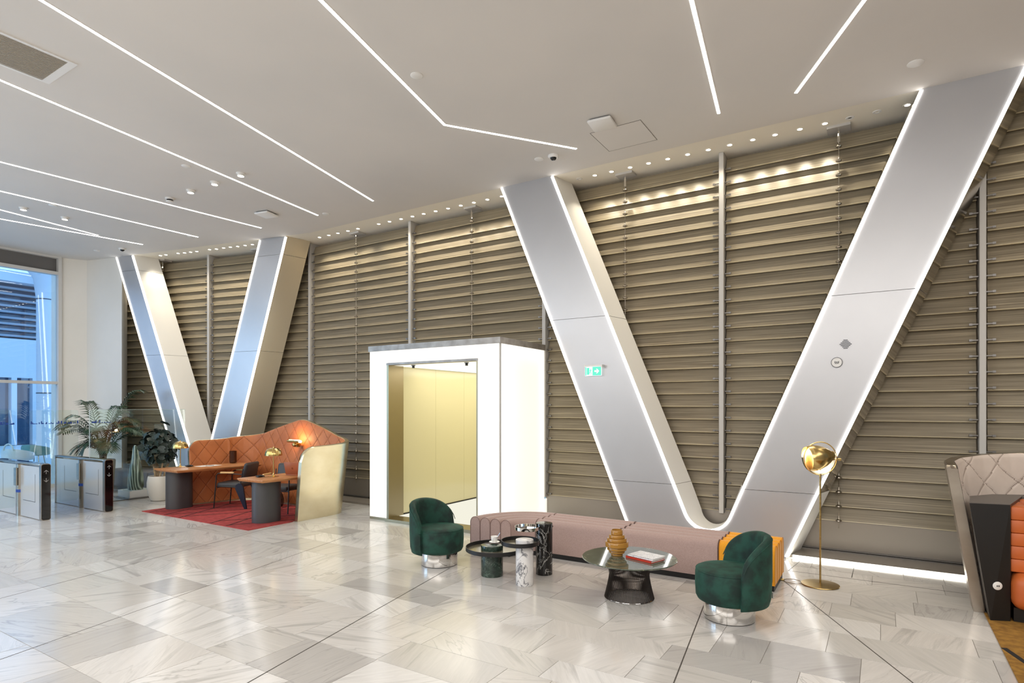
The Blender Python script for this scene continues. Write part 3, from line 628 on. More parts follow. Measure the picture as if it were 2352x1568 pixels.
# ================================================================== pink modular bench
def roll_prof(r0, pit, h, zb=.06):
    """cross-section of one upholstered roll, from its floor edge over the top: list of (u, z) with u across"""
    a = pit/2; n = 9
    return [(r0-a+.004, zb)]+[(r0-a+.004, h-a)]+[(r0-(a-.004)*math.cos(pi*i/n), h-a+a*math.sin(pi*i/n)) for i in range(1, n)]+[(r0+a-.004, h-a), (r0+a-.004, zb)]
def straight_module(x0, x1, label, m, seam, name='bench_module', h=.45, group='pieces of the long bench', y0=6.405, tagc=False):
    r = thing(name, ((x0+x1)/2, y0+.31, 0), label, 'bench', group=group); L = x1-x0
    for k in range(4):
        pr = roll_prof(y0+.078+.155*k, .155, h); s = M()
        e = .02
        st = [(x0+.004, .985), (x0+.004+e*.4, .995), (x0+.004+e, 1), (x1-.004-e, 1), (x1-.004-e*.4, .995), (x1-.004, .985)]
        rows_ = [[(x, y0+.078+.155*k+(u-(y0+.078+.155*k))*sc_, .06+(z-.06)*(1-(1-sc_)*.8)) for u, z in pr] for x, sc_ in st]
        s.grid(rows_); s.add(rows_[0], [tuple(range(len(pr)))[::-1]]); s.add(rows_[-1], [tuple(range(len(pr)))])
        s.build('roll', m, r, o=r.location, sharp=50)
    M().box((x0+.012, y0+.02, .0), (x1-.012, y0+.60, .065)).build('plinth', m_black, r, o=r.location, sharp=0)
    for x in (x0+.004, x1-.004):
        pts_ = []
        for k in range(4): pts_ += [(x, u, z) for u, z in roll_prof(y0+.078+.155*k, .155, h-.001)]
        M().tube(pts_, .0035, 5).build('piping', seam, r, o=r.location)
    if tagc: M().box((x1-.05, y0-.003, .10), (x1-.025, y0+.004, .17)).build('tag', mat('tag_brown', (90, 50, 30), .6), r, o=r.location, sharp=0)
    return r
m_pinkp = mat('pink_piping', (128, 104, 98), .8); m_yelp = mat('yellow_piping', (204, 134, 18), .8)
straight_module(-3.662, -2.563, 'straight pink four-roll bench piece behind the black marble side table, next to the curved end', m_pink, m_pinkp)
straight_module(-2.557, -1.460, 'straight pink four-roll bench piece behind the round coffee table, next to the yellow end', m_pink, m_pinkp)
straight_module(-1.452, -.905, 'short mustard yellow end piece of the long bench, behind the right green chair', m_yellow, m_yelp, tagc=True)
cm = thing('bench_module', (-3.9, 6.4, 0), 'curved pink four-roll end piece of the long bench, beside the left green chair', 'bench', group='pieces of the long bench')
cxm, cym = -3.668, 6.19
for k in range(4):
    R0 = .293+.155*k; pr = roll_prof(R0, .155, .45); s = M(); rows_ = []
    for i in range(25):
        a = pi/2+(pi/2)*i/24; rows_.append([(cxm+u*math.cos(a), cym+u*math.sin(a), z) for u, z in pr])
    s.grid(rows_); s.add(rows_[0], [tuple(range(len(pr)))]); s.add(rows_[-1], [tuple(range(len(pr)))[::-1]])
    s.build('roll', m_pink, cm, o=cm.location, sharp=50)
s = M(); lo = arc(cxm, cym, .24, pi/2, pi, 20)+arc(cxm, cym, .82, pi, pi/2, 20); s.poly(lo, 0, .065); s.build('plinth', m_black, cm, o=cm.location, sharp=0)
pts_ = []
for k in range(4): pts_ += [(cxm-u, cym-.001, z) for u, z in roll_prof(.293+.155*k, .155, .449)]
M().tube(pts_, .0035, 5).build('piping', m_pinkp, cm, o=cm.location)

# ================================================================== green velvet chairs
def green_chair():
    r = thing('velvet_chair', (0, 0, 0), 'x', 'chair')
    M().cyl((0, 0), .215, 0.006, .175, 48, bev=.002).build('chrome_base', m_chrome, r); M().cyl((0, 0), .211, 0, .007, 40).build('foot_ring', m_black, r)
    M().lathe([(.0, .155), (.24, .155), (.268, .17), (.283, .2), (.289, .30), (.287, .40), (.28, .425), (.262, .438), (.2, .447), (.1, .452), (0, .453)], 56).build('seat', m_velvet, r, sharp=60)
    M().tube([(.281*math.cos(a), .281*math.sin(a), .424) for a in [2*pi*i/48 for i in range(48)]], .004, 6, closed=True).build('seat_piping', m_velvet, r)
    # backrest: shell wrapped round the rear (-x), arched top
    A = math.radians(86); rows_ = []; NA = 40
    for i in range(NA+1):
        t = -1+2*i/NA; a = pi+A*t
        top = .445+.305*max(0, 1-abs(t)**2.4)**.5
        wi, wo = .283, .345
        e = 1-.5*max(0, abs(t)-.9)/.1
        wo_ = wi+.008+(wo-wi-.008)*e
        pf = [(wi, .150), (wi-.004, .3), (wi-.006, top-.05), (wi+.004, top-.016), ((wi+wo_)/2, top), (wo_-.006, top-.012), (wo_+.004, top-.05), (wo_+.004, .40), (wo_-.004, .22), (wo_-.02, .16), (wi+.012, .148)]
        # soft vertical pleats inside
        pl_ = .004*math.cos(a*26)*max(0, 1-abs(t)*1.2)
        rows_.append([((q-(pl_ if j in (1, 2) else 0))*math.cos(a), (q-(pl_ if j in (1, 2) else 0))*math.sin(a), z) for j, (q, z) in enumerate(pf)])
    s = M().grid([list(p)+[p[0]] for p in rows_]); n = len(rows_[0]); s.add(rows_[0], [tuple(range(n))]); s.add(rows_[-1], [tuple(range(n))[::-1]])
    b = s.build('backrest', m_velvet, r, sharp=70)
    M().tube([((.348)*math.cos(pi+A*t), .348*math.sin(pi+A*t), .445+.305*max(0, 1-abs(t)**2.4)**.5-.03) for t in [-.985+1.97*i/48 for i in range(49)]], .004, 6).build('back_piping', m_velvet, r)
    M().box((-.012, .350, .20), (.012, .356, .245), X=Matrix.Rotation(math.radians(82), 4, 'Z')).build('label_tag', mat('tag_grey', (120, 130, 126), .6), r, sharp=0)
    return r
gc = green_chair(); gc.location = (-4.444, 5.487, 0); gc.rotation_euler.z = 0; gc['label'] = 'left dark green velvet barrel chair, by the curved pink bench end'; gc['group'] = 'green velvet chairs'
dup(gc, (-1.14, 5.43, 0), pi+math.radians(26), 'right dark green velvet barrel chair in front of the yellow bench end', 'green velvet chairs')

# ================================================================== three side tables with trays
def side_table(loc, r_, h, tray_z, tray_r, off, m, trm, inm, label, rim=.038):
    t = thing('tray_table', loc, label, 'side table', group='marble tray tables')
    M().cyl((0, 0), r_, 0, h, 44, bev=.003).build('column', m, t)
    c = (off[0], off[1], 0)
    M().lathe([(0, tray_z-.006), (tray_r-.004, tray_z-.006), (tray_r, tray_z-.003), (tray_r, tray_z+rim), (tray_r-.005, tray_z+rim), (tray_r-.006, tray_z), ], 64, c=c).build('tray', trm, t)
    M().lathe([(0, tray_z+.0005), (tray_r-.007, tray_z+.0005), (tray_r-.007, tray_z-.002), (0, tray_z-.002)], 64, c=c).build('tray_floor', inm, t)
    return t
def RF(a, b): return (a*math.cos(YAW)-b*math.sin(YAW), a*math.sin(YAW)+b*math.cos(YAW))
side_table((-3.651, 5.425, 0), .122, .335, .282, .325, RF(.035, 0), m_gmarble, m_black, m_tray_in, 'low side table of dark green marble with the largest black tray')
side_table((-3.165, 5.312, 0), .093, .472, .428, .2, RF(-.045, 0), m_wmarble, m_black, m_tray_in, 'white veined marble side table with a black tray, front of the three')
bt = thing('tray_table', (-3.187, 5.775, 0), 'tallest side table of black marble with a small chrome tray', 'side table', group='marble tray tables')
M().cyl((0, 0), .092, 0, .565, 44, bev=.003).build('column', m_bmarble, bt)
c = RF(-.19, -.085)
M().lathe([(0, .508), (.134, .508), (.138, .511), (.138, .545), (.133, .545), (.132, .514), (0, .514)], 56, c=(c[0], c[1], 0)).build('tray', m_chrome, bt)
M().box((-.1, -.02, .512), (.0, .02, .53), X=Rz(math.atan2(c[1], c[0]))).build('bracket', m_black, bt, sharp=0)
# cup and saucer on the low tray
cp = (-3.672, 5.505, .3355)
sa = tag(M().lathe([(0, .003), (.03, .003), (.055, .012), (.06, .014), (.058, .017), (.03, .008), (0, .007)], 32).build('saucer', m_porc, o=(0, 0, 0)), 'white porcelain saucer under the cup on the low green marble table', 'saucer'); sa.location = cp
cu = thing('coffee_cup', (cp[0], cp[1], cp[2]+.0085), 'white porcelain espresso cup on its saucer on the low green marble table', 'cup')
M().lathe([(0, 0), (.024, 0), (.028, .004), (.037, .033), (.041, .066), (.039, .066), (.034, .033), (.024, .008), (0, .006)], 32).build('body', m_porc, cu)
M().tube([(.034*math.cos(-1.4), .034*math.sin(-1.4), .05), (.05*math.cos(-1.4), .05*math.sin(-1.4), .048), (.053*math.cos(-1.4), .053*math.sin(-1.4), .03), (.034*math.cos(-1.4), .034*math.sin(-1.4), .02)], .004, 8).build('handle', m_porc, cu)
sp = M().tube([(0.0, .012, .008), (.03, .02, .06), (.055, .03, .105)], .0018, 6).build('spoon', m_chrome, o=(0, 0, 0)); sp.location = (cp[0], cp[1], cp[2]+.0085); tag(sp, 'thin teaspoon standing in the white espresso cup', 'spoon')

# ================================================================== wire coffee table, vase, books
ct = thing('coffee_table', (-2.095, 5.511, 0), 'round coffee table with a green marble top on a flared dark wire base', 'coffee table')
wires = M(); NW = 110
def wprof(t):   # t 0..1 from floor to top
    z = .366*t; r_ = .19+.048*max(0, (.62-t)/.62)**1.3+.085*max(0, (t-.62)/.38)**1.9; return r_, z
for k in range(NW):
    a = 2*pi*k/NW
    wires.tube([(wprof(t)[0]*math.cos(a), wprof(t)[0]*math.sin(a), wprof(t)[1]) for t in (0, .15, .32, .5, .62, .74, .85, .93, 1)], .0034, 4)
m_bronze = mat('dark_bronze', (52, 45, 42), .3, .6)
tag(wires.build('wire_base', m_bronze, ct), kind='stuff')
for nm, t, th in (('floor_ring', 0.012, .005), ('lower_ring', .33, .003), ('middle_ring', .55, .003), ('top_ring', 1, .004)):
    r_, z = wprof(t); r_ -= .004 if 0 < t < 1 else 0
    M().tube([(r_*math.cos(2*pi*i/64), r_*math.sin(2*pi*i/64), z) for i in range(64)], th, 6, closed=True).build(nm, m_bronze if nm != 'floor_ring' else m_chrome, ct)
M().lathe([(0, .368), (.41, .368), (.448, .374), (.457, .380), (.457, .384), (.452, .388), (0, .388)], 72).build('tabletop', m_gtop, ct)
m_amber = mat('amber_glass', (190, 112, 26), .05, **{'Transmission_Weight': .3, 'IOR': 1.45}); P_(m_amber).inputs['Base Color'].default_value = lin((190, 138, 62))
vz = thing('amber_vase', (-2.222, 5.512, .388), 'stepped amber glass vase on the green coffee table', 'vase')
prof = [(0, 0)]; st = [(.057, .027), (.077, .028), (.096, .033), (.1135, .052), (.096, .034), (.077, .033), (.057, .045)]; z = 0
for r_, h_ in st: prof += [(r_-.004, z), (r_, z+.004), (r_, z+h_-.004), (r_-.003, z+h_)]; z += h_
prof += [(.05, z), (.05, z-.06), (0, z-.06)]
M().lathe(prof, 48).build('body', m_amber, vz, sharp=40)
bk = thing('art_book', (-1.93, 5.535, .389), 'white book with grey drawings, on top of the red one on the coffee table', 'book', rz=math.radians(-16), group='books on the coffee table')
rb = thing('red_book', (-1.94, 5.53, .3885), 'thin red book under the white one on the coffee table', 'book', rz=math.radians(-18), group='books on the coffee table')
M().box((-.15, -.108, 0), (.15, .108, .003)).box((-.15, -.108, .017), (.15, .108, .02)).box((-.15, -.108, 0), (.15, -.104, .02)).build('cover', mat('red_cover', (196, 54, 28), .4), rb, sharp=0); M().box((-.146, -.1, .003), (.143, .1, .017)).build('pages', m_paper, rb, sharp=0)
bk.location.z = .409
m_cover = mat('printed_cover', (236, 235, 236), .35)
tc = nd(m_cover, 'TexCoord'); vo = nd(m_cover, 'TexNoise', Scale=14, Detail=3, Distortion=2.5); lk(m_cover, tc.outputs['Object'], vo.inputs['Vector']); rr = ramp(m_cover, [(.46, (236, 235, 236)), (.49, (150, 152, 160)), (.52, (236, 235, 236))]); lk(m_cover, vo.outputs[0], rr.inputs[0]); lk(m_cover, rr.outputs[0], P_(m_cover).inputs['Base Color'])
M().box((-.145, -.105, .0), (.145, .105, .003)).box((-.145, -.105, .013), (.145, .105, .016)).box((-.145, -.105, 0), (.145, -.101, .016)).build('cover', m_cover, bk, sharp=0); M().box((-.141, -.1, .003), (.14, .1, .013)).build('pages', m_paper, bk, sharp=0)

# ================================================================== brass floor lamp
fl_ = thing('floor_lamp', (-.546, 6.931, 0), 'tall brass floor lamp with a dome shade in a ring, right of the yellow bench', 'floor lamp')
M().lathe([(0, 0), (.178, 0), (.183, .006), (.18, .012), (.02, .02), (0, .02)], 56).build('base', m_brassd, fl_)
M().cyl((0, 0), .0095, .015, 1.15, 16).build('pole', m_brassd, fl_)
Xr = Rz(YAW)      # ring stands across the line of sight
ZC = 1.318; rr_ = .17
ring = M().tube([(rr_*math.cos(2*pi*i/64), 0, ZC+rr_*math.sin(2*pi*i/64)) for i in range(64)], .006, 8, closed=True, X=Xr); ring.cyl((0, 0), .012, 1.13, 1.155, 12); ring.build('ring', m_brass, fl_)
# upper shade: a quarter-ish bowl turned to the left; inner shade seen below it
def bowl(r_, tilt, thick=.003, cone=True):
    pr = [(r_, 0), (r_*.995, .03), (r_*.95, .07), (r_*.82, .115), (r_*.6, .15), (r_*.36, .175), (.03, .19), (.028, .215), (0, .217)]
    s = M(); Xb = Xr @ Matrix.Translation((0, 0, ZC)) @ Matrix.Rotation(tilt, 4, 'Y')
    s.lathe([(a, b-.045) for a, b in pr], 40, X=Xb); s.f.pop() if False else None
    return s
b1 = M(); Xb = Xr @ Matrix.Translation((-.01, 0, ZC+.012)) @ Matrix.Rotation(math.radians(83), 4, 'Y')
prs = [(.122, -.125), (.132, -.105), (.136, -.06), (.128, -.01), (.108, .045), (.08, .09), (.055, .118), (.05, .145), (.03, .155), (.012, .158)]
rows_ = []
for r_, z in prs: rows_.append([(r_*math.cos(a), r_*math.sin(a), z) for a in [2*pi*i/40 for i in range(41)]])
b1.grid(rows_, X=Xb); b1.build('shade', m_brass, fl_)
# lower shade: white lined quarter bowl behind the ring, lit from inside
rows_ = []
for j in range(13):
    th = pi*(1+j/12)                      # left end to right end through the bottom
    rows_.append([(.160*math.cos(th), .160*math.sin(ph)*abs(math.sin(th))*1.0+.004, ZC+.160*math.sin(th)*math.cos(ph)) for ph in [pi/2*i/10 for i in range(11)]])
M().grid(rows_, X=Xr).build('lower_shade', mat('white_lining', (244, 240, 230), .5), fl_)
M().lathe([(0, -.055), (.04, -.05), (.055, 0), (.04, .045), (0, .05)], 20, X=Xr @ Matrix.Translation((.02, .05, ZC-.04))).build('bulb', emis('lamp_bulb', (1, .86, .62), 14), fl_)
M().tube([(.0, 0, ZC-.125), (.03, 0, ZC-.06), (.09, 0, ZC-.02), (rr_, 0, ZC-.01)], .006, 8, X=Xr).cyl((0, 0), .014, 0, .03, 12, X=Xr @ Matrix.Translation((rr_+.012, 0, ZC-.01)) @ Matrix.Rotation(pi/2, 4, 'Y')).build('pivot_arm', m_brass, fl_)
tag(M().tube([(-.735, 6.94, .008), (-.80, 6.97, .012), (-.87, 6.95, .008), (-.90, 6.90, .006), (-.86, 6.83, .006), (-.76, 6.83, .006), (-.70, 6.86, .008)], .0035, 6).tube([(-.935, 6.90, .012), (-.99, 6.95, .006), (-1.05, 7.1, .006)], .0035, 6).build('cable', mat('cord_gold', (120, 98, 60), .5), fl_, o=fl_.location))
fs = thing('foot_switch', (-.925, 6.90, 0), 'small brass foot switch on the lamp cord beside the yellow bench end', 'switch'); M().box((-.04, -.022, 0), (.04, .022, .022), bev=.008).build('body', m_brassd, fs); M().cyl((0, 0), .012, .02, .03, 12).build('button', m_black, fs)

# ================================================================== quilted booths
def quilt_groove(u, v, w=.28, h=.36, gw=.008, dep=.009):
    a = u/w+v/h; b = u/w-v/h
    da = abs(a-round(a)); db = abs(b-round(b)); k = 1/math.hypot(1/w, 1/h)
    d = min(da, db)*k
    soft = .002*(1-min(1, d/.05))**2
    return -(dep*(1-min(1, d/gw)) + soft)
def booth(r, path, top, lean=.11, thick=.075, liner=m_leather, seam=None, du=.009, nv=140, z0=0.03, side=1, z_lin=0.03, quv=(.28, .36)):
    """path: inner foot line (x, y); top(s) height along it; the wall leans outwards (to the left of the path if side=1)"""
    P2 = [Vector((x, y)) for x, y in path]; segs = [(P2[i+1]-P2[i]).length for i in range(len(P2)-1)]; T = sum(segs)
    cum = [0]
    for s_ in segs: cum.append(cum[-1]+s_)
    def at(s_):
        s_ = min(max(s_, 0), T-1e-6); i = max(k for k in range(len(segs)) if cum[k] <= s_); return P2[i]+(P2[i+1]-P2[i])*((s_-cum[i])/segs[i])
    def nrm(s_):
        t = (at(min(s_+.06, T))-at(max(s_-.06, 0))).normalized(); return Vector((-t.y, t.x))*side
    n = int(T/du); S = [T*i/n for i in range(n+1)]
    def pt(s_, z, off): p = at(s_)+nrm(s_)*(lean*z+off); return (p.x, p.y, z)
    rows_ = []
    for j in range(nv+1):
        row = []
        for s_ in S:
            tp = top(s_, T)-.004; z = z_lin+(tp-z_lin)*j/nv
            e = min((tp-z)/.03, 1, s_/.03 if s_ > 0 else 0, (T-s_)/.03); e = max(0, e)
            row.append(pt(s_, z, -(.012+quilt_groove(s_, z, *quv)*1.0)*e))
        rows_.append(row)
    q_ = M().grid(rows_)
    for j in range(nv):
        for i in range(len(S)-1):
            s_ = (S[i]+S[i+1])/2; z = z_lin+(top(s_, T)-z_lin)*(j+.5)/nv; a = s_/quv[0]+z/quv[1]; b = s_/quv[0]-z/quv[1]
            if min(abs(a-round(a)), abs(b-round(b)))/math.hypot(1/quv[0], 1/quv[1]) < .0035: q_.m[j*(len(S)-1)+i] = 1
    q_.build('quilted_lining', [liner, seam], r, o=r.location, sharp=0).data.polygons.foreach_set('use_smooth', [True]*((len(S)-1)*nv))
    S2 = [T*i/(n//3) for i in range(n//3+1)]
    out = []
    for f_, zz in ((.004, 0.0), (thick*1, 0.0)): out.append([pt(s_, 0.0, f_) for s_ in S2])
    nz = 8
    mid = [[pt(s_, (top(s_, T)-.012)*j/nz, thick) for s_ in S2] for j in range(1, nz+1)]
    rim = [[pt(s_, top(s_, T), thick-.012) for s_ in S2], [pt(s_, top(s_, T), .010) for s_ in S2], [pt(s_, top(s_, T)-.010, .0) for s_ in S2], [pt(s_, top(s_, T)-.06, .002) for s_ in S2], [pt(s_, 0, .004) for s_ in S2]]
    shell = M().grid(out[1:]+mid+rim)
    for s_, flip in ((0, 0), (T, 1)):
        tp = top(s_, T); a = [pt(s_, 0, .004)]+[pt(s_, tp*j/8, .002) for j in range(1, 9)]; b = [pt(s_, 0, thick)]+[pt(s_, (tp-.0)*j/8, thick) for j in range(1, 9)]
        shell.add(a+b, [(j, j+1, 9+j+1, 9+j) for j in range(8)])
    return shell, at, nrm, T
def topcurve(keys, r0, r1):
    """smooth height along the wall with rounded ends of radius r0 / r1"""
    def f(s_, T):
        k = keys(T); 
        for (a, za), (b, zb) in zip(k, k[1:]):
            if s_ <= b: t = (s_-a)/max(b-a, 1e-6); z = za+(zb-za)*(t*t*(3-2*t) if True else t); break
        else: z = k[-1][1]
        for d, rr in ((s_, r0), (T-s_, r1)):
            if rr and d < rr: z -= rr*(1-math.sqrt(max(0, 1-(1-d/rr)**2)))
        return z
    return f
bo = thing('work_booth', (-9.5, 6.8, 0), 'orange quilted leather booth with a brushed gold metal shell around two desks', 'booth')
path = [(-11.07, 6.27), (-10.93, 6.95)]+arc(-10.60, 7.04, .31, math.radians(188), pi/2, 7)+[(-9.4, 7.33)]+arc(-8.40, 7.0, .33, math.radians(88), 0, 9)+[(-8.075, 6.27)]
TB = 4.55
def keysB(T): return [(0, 1.215), (.55, 1.22), (1.15, 1.29), (1.75, 1.46), (2.45, 1.635), (3.05, 1.47), (3.62, 1.27), (3.95, 1.225), (T, 1.20)]
def lin_keys(keys, r0, r1, sm=.16):
    base = topcurve(keys, 0, 0)
    def raw(s_, T):
        k = keys(T); s_ = min(max(s_, 0), T)
        for (a, za), (b, zb) in zip(k, k[1:]):
            if s_ <= b: return za+(zb-za)*(s_-a)/max(b-a, 1e-6)
        return k[-1][1]
    def f(s_, T):
        z = sum(raw(s_+d*sm, T) for d in (-1, -.6, -.2, .2, .6, 1))/6
        for d, rr in ((s_, r0), (T-s_, r1)):
            if rr and d < rr: z -= rr*(1-math.sqrt(max(0, 1-(1-d/rr)**2)))
        return z
    return f
m_gold = grain(mat('brushed_gold_steel', (226, 212, 176), .27, 1), (222, 207, 170), (231, 218, 184), scale=(1, 1, 2), nscale=3, rough=(.24, .36))
shell, atB, nrB, TB = booth(bo, path, lin_keys(keysB, .2, .24), lean=.105, thick=.075, liner=m_leather, seam=mat('orange_seam', (140, 78, 42), .6))
shell.build('metal_shell', m_gold, bo, o=bo.location, sharp=40)
# rug
rg = thing('red_rug', (-9.6, 6.4, 0), 'red rug with black diagonal lines under the booth desks', 'rug')
M().poly([(-11.15, 5.43), (-8.06, 5.43), (-8.06, 6.22), (-8.10, 6.26), (-8.10, 7.0), (-8.42, 7.24), (-9.4, 7.26), (-10.58, 7.28), (-10.82, 7.0), (-11.02, 6.3), (-11.15, 6.24)], 0.0005, .010).build('pile', grain(mat('red_wool', (158, 56, 54), .95), (146, 48, 47), (172, 66, 62), nscale=14, detail=6, bump=.3, bscale=220), rg, o=rg.location, sharp=0)
m_rugl = mat('rug_line', (52, 30, 28), .95)
for a, b in (((-10.9, 5.44), (-11.13, 5.93)), ((-10.42, 5.44), (-10.78, 6.38)), ((-9.94, 5.43), (-10.72, 7.1)), ((-9.04, 5.43), (-9.83, 7.25)), ((-8.63, 5.44), (-9.42, 7.25)), ((-8.66, 5.5), (-8.08, 6.46)), ((-10.0, 5.51), (-8.95, 7.2)), ((-10.41, 5.47), (-9.25, 7.28)), ((-10.85, 5.52), (-9.72, 7.25)), ((-11.1, 5.87), (-10.2, 7.2)), ((-8.07, 6.5), (-8.36, 7.1)), ((-9.1, 5.6), (-8.3, 6.95))):
    v = Vector((b[0]-a[0], b[1]-a[1], 0)); M().box((0, -.011, .009), (v.length, .011, .0125), X=Rz(math.atan2(v.y, v.x), (a[0], a[1], 0))).build('inlay_line', m_rugl, rg, o=rg.location, sharp=0)
# desks
def desk(name, pts_, zt, leg, rot, label, hole):
    r = thing(name, (leg[0], leg[1], 0.012), label, 'desk'); o = (leg[0], leg[1], .012)
    n = len(pts_); cx = sum(p[0] for p in pts_)/n; cy = sum(p[1] for p in pts_)/n
    ins = [(cx+(x-cx)*.93, cy+(y-cy)*.965) for x, y in pts_]
    M().prism([(x, y, zt-.045) for x, y in ins], [(x, y, zt-.014) for x, y in pts_]).prism([(x, y, zt-.014) for x, y in pts_], [(x, y, zt) for x, y in pts_]).build('desktop', m_wood, r, o=o, sharp=0)
    M().poly([(p[0], p[1]) for p in stadium(.46, .34, 14)], .0, zt-.045-.012, X=Rz(rot)).build('pedestal', m_charcoal, r, sharp=30)
    M().lathe([(0, zt+.0005), (.075, zt+.0005), (.078, zt-.002)], 28, c=(hole[0], hole[1], 0)).build('cable_port', m_brassd, r, o=o)
    return r
desk('desk', [(-11.10, 5.62), (-10.36, 5.62), (-10.20, 7.17), (-10.86, 7.14), (-10.98, 6.62)], .75, (-10.94, 5.98), pi/2+.1, 'left wooden desk on a dark pedestal along the booth wall, near the potted plant', (-10.93, 6.12))
desk('desk', [(-8.72, 5.68), (-8.09, 5.70), (-8.03, 6.9), (-8.70, 6.88)], .72, (-8.45, 6.02), pi/2, 'right wooden desk on a dark pedestal beside the gold metal end of the booth', (-8.47, 6.05))
# table lamps
def dome_lamp():
    r = thing('table_lamp', (0, 0, 0), 'x', 'table lamp', group='brass table lamps')
    M().lathe([(0, 0), (.085, 0), (.088, .005), (.03, .012), (.014, .03), (.008, .06)], 32).build('base', m_brass, r); M().cyl((0, 0), .008, .02, .40, 12).build('stem', m_brass, r)
    s = M(); NS = 72; rows_ = []
    for q in range(9):
        t = q/8; z = .345+.125*math.sin(t*pi/2); rr0 = .135*math.cos(t*pi/2)**.62 if q < 8 else .008
        rows_.append([(rr0*(1+.018*abs(math.cos(8*a)))*math.cos(a), rr0*(1+.018*abs(math.cos(8*a)))*math.sin(a), z) for a in [2*pi*i/NS for i in range(NS)]])
    s.grid(rows_, wrap=True); s.build('shade', m_brass, r, sharp=0)
    M().lathe([(0, .49), (.008, .485), (.010, .472), (0, .468)], 12).build('finial', m_brass, r)
    M().lathe([(0, .36), (.03, .365), (.04, .39), (.03, .42), (0, .43)], 16).build('bulb', emis('table_bulb', (1, .82, .55), 9), r)
    return r
tl = dome_lamp(); tl.location = (-10.996, 6.03, .75); tl['label'] = 'brass dome table lamp on the left desk, in front of the plant'
dup(tl, (-8.42, 6.13, .72), 0, 'brass dome table lamp on the right desk, beside the copper laptop', 'brass table lamps')
r = thing('ribbed_vase', (-10.86, 6.99, .75), 'dark amber ribbed glass vase on the far end of the left desk', 'vase')
s = M(); rows_ = []
for rr0, z in ((.03, 0), (.055, .004), (.062, .02), (.064, .06), (.064, .24), (.060, .24), (.060, .05), (.0001, .04)):
    rows_.append([(rr0*(1+.025*math.cos(20*a))*math.cos(a), rr0*(1+.025*math.cos(20*a))*math.sin(a), z) for a in [2*pi*i/80 for i in range(80)]])
s.grid(rows_, wrap=True); s.build('body', mat('dark_amber', (70, 34, 12), .08, **{'Transmission_Weight': .25}), r, sharp=0)
pp_ = thing('paper_sheets', (-10.72, 6.42, .7505), 'white paper sheets on the left desk', 'paper', rz=.1); M().box((-.15, -.21, 0), (.06, .09, .002)).box((-.07, -.12, .002), (.14, .18, .004), X=Rz(.18)).build('sheets', m_paper, pp_, sharp=0)
pe = thing('pen', (-10.70, 6.42, .757), 'black pen lying on the white paper of the left desk', 'pen', rz=.9); M().tube([(-.07, 0, 0), (.07, 0, .0)], .005, 8).build('barrel', m_black, pe)
def gadget(x, y, z, label):
    r = thing('desk_cable', (x, y, z), label, 'cable'); s = M(); q = [(.07*math.cos(i*.9), .05*math.sin(i*1.3), .008+.012*(i % 3)) for i in range(10)]; s.tube(q, .005, 6); s.build('cord', m_black, r); M().box((-.02, -.05, 0), (.03, .03, .02), bev=.004).build('plug', m_black, r); return r
gadget(-10.86, 6.12, .75, 'small tangle of black cable on the left desk by the lamp foot'); gadget(-8.53, 5.96, .72, 'small tangle of black cable on the right desk by the lamp foot')
lt = thing('laptop', (-8.30, 6.52, .721), 'open copper coloured laptop on the right desk beside the gold booth end', 'laptop', rz=math.radians(12))
m_cop = mat('copper_alu', (176, 104, 72), .35, .5)
M().box((-.16, -.115, 0), (.16, .115, .014), bev=.004).build('base', m_cop, lt); M().box((-.145, -.105, .0141), (.145, .05, .0155)).build('keyboard', m_black, lt, sharp=0)
Xs = Matrix.Translation((0, -.113, .012)) @ Matrix.Rotation(math.radians(14), 4, 'X')
M().box((-.16, -.004, 0), (.16, .004, .215), bev=.003, X=Xs).build('lid', m_cop, lt); M().box((-.15, .0042, .012), (.15, .005, .206), X=Xs).build('screen', m_blackgloss, lt, sharp=0)
M().lathe([(0, -.001), (.018, -.001), (.018, .001)], 20, X=Xs @ Matrix.Translation((0, -.0045, .11)) @ Matrix.Rotation(pi/2, 4, 'X')).build('lid_emblem', mat('emblem', (140, 78, 52), .3, .6), lt)
# wall lamp on the booth
wlm = thing('wall_lamp', (-9.36, 7.40, 1.21), 'brass tube wall lamp glowing on the orange booth wall', 'wall lamp')
Xy = Matrix.Rotation(pi/2, 4, 'Y')
M().cyl((0, 0), .023, -.20, .135, 20, X=Matrix.Translation((0, -.13, 0)) @ Xy).build('tube', m_brass, wlm); M().cyl((0, 0), .0235, .135, .175, 20, X=Matrix.Translation((0, -.13, 0)) @ Xy).build('end_glass', emis('wall_lamp_end', (1, .85, .6), 6), wlm)
M().box((-.18, -.12, .022), (.12, -.10, .027)).build('light_slot', emis('wall_lamp_slot', (1, .62, .25), 26), wlm, sharp=0)
M().lathe([(0, -.045), (.03, -.035), (.045, 0), (.03, .035), (0, .045)], 20, X=Matrix.Translation((-.01, -.12, -.065)) @ Matrix.Rotation(pi/2, 4, 'X')).tube([(-.01, -.12, -.05), (-.01, -.13, -.01)], .01, 8).build('knob', m_brass, wlm)
M().lathe([(.05, 0), (.05, .05), (0, .05)], 20, X=Matrix.Translation((-.01, -.02, -.065)) @ Matrix.Rotation(pi/2, 4, 'X')).build('wall_plate', m_brassd, wlm)
l = bpy.data.lights.new('wall_lamp_glow', 'POINT'); l.energy = 5; l.color = (1, .58, .24); l.shadow_soft_size = .03; o = bpy.data.objects.new('wall_lamp_glow', l); COL.objects.link(o); o.location = (-9.38, 7.30, 1.275)
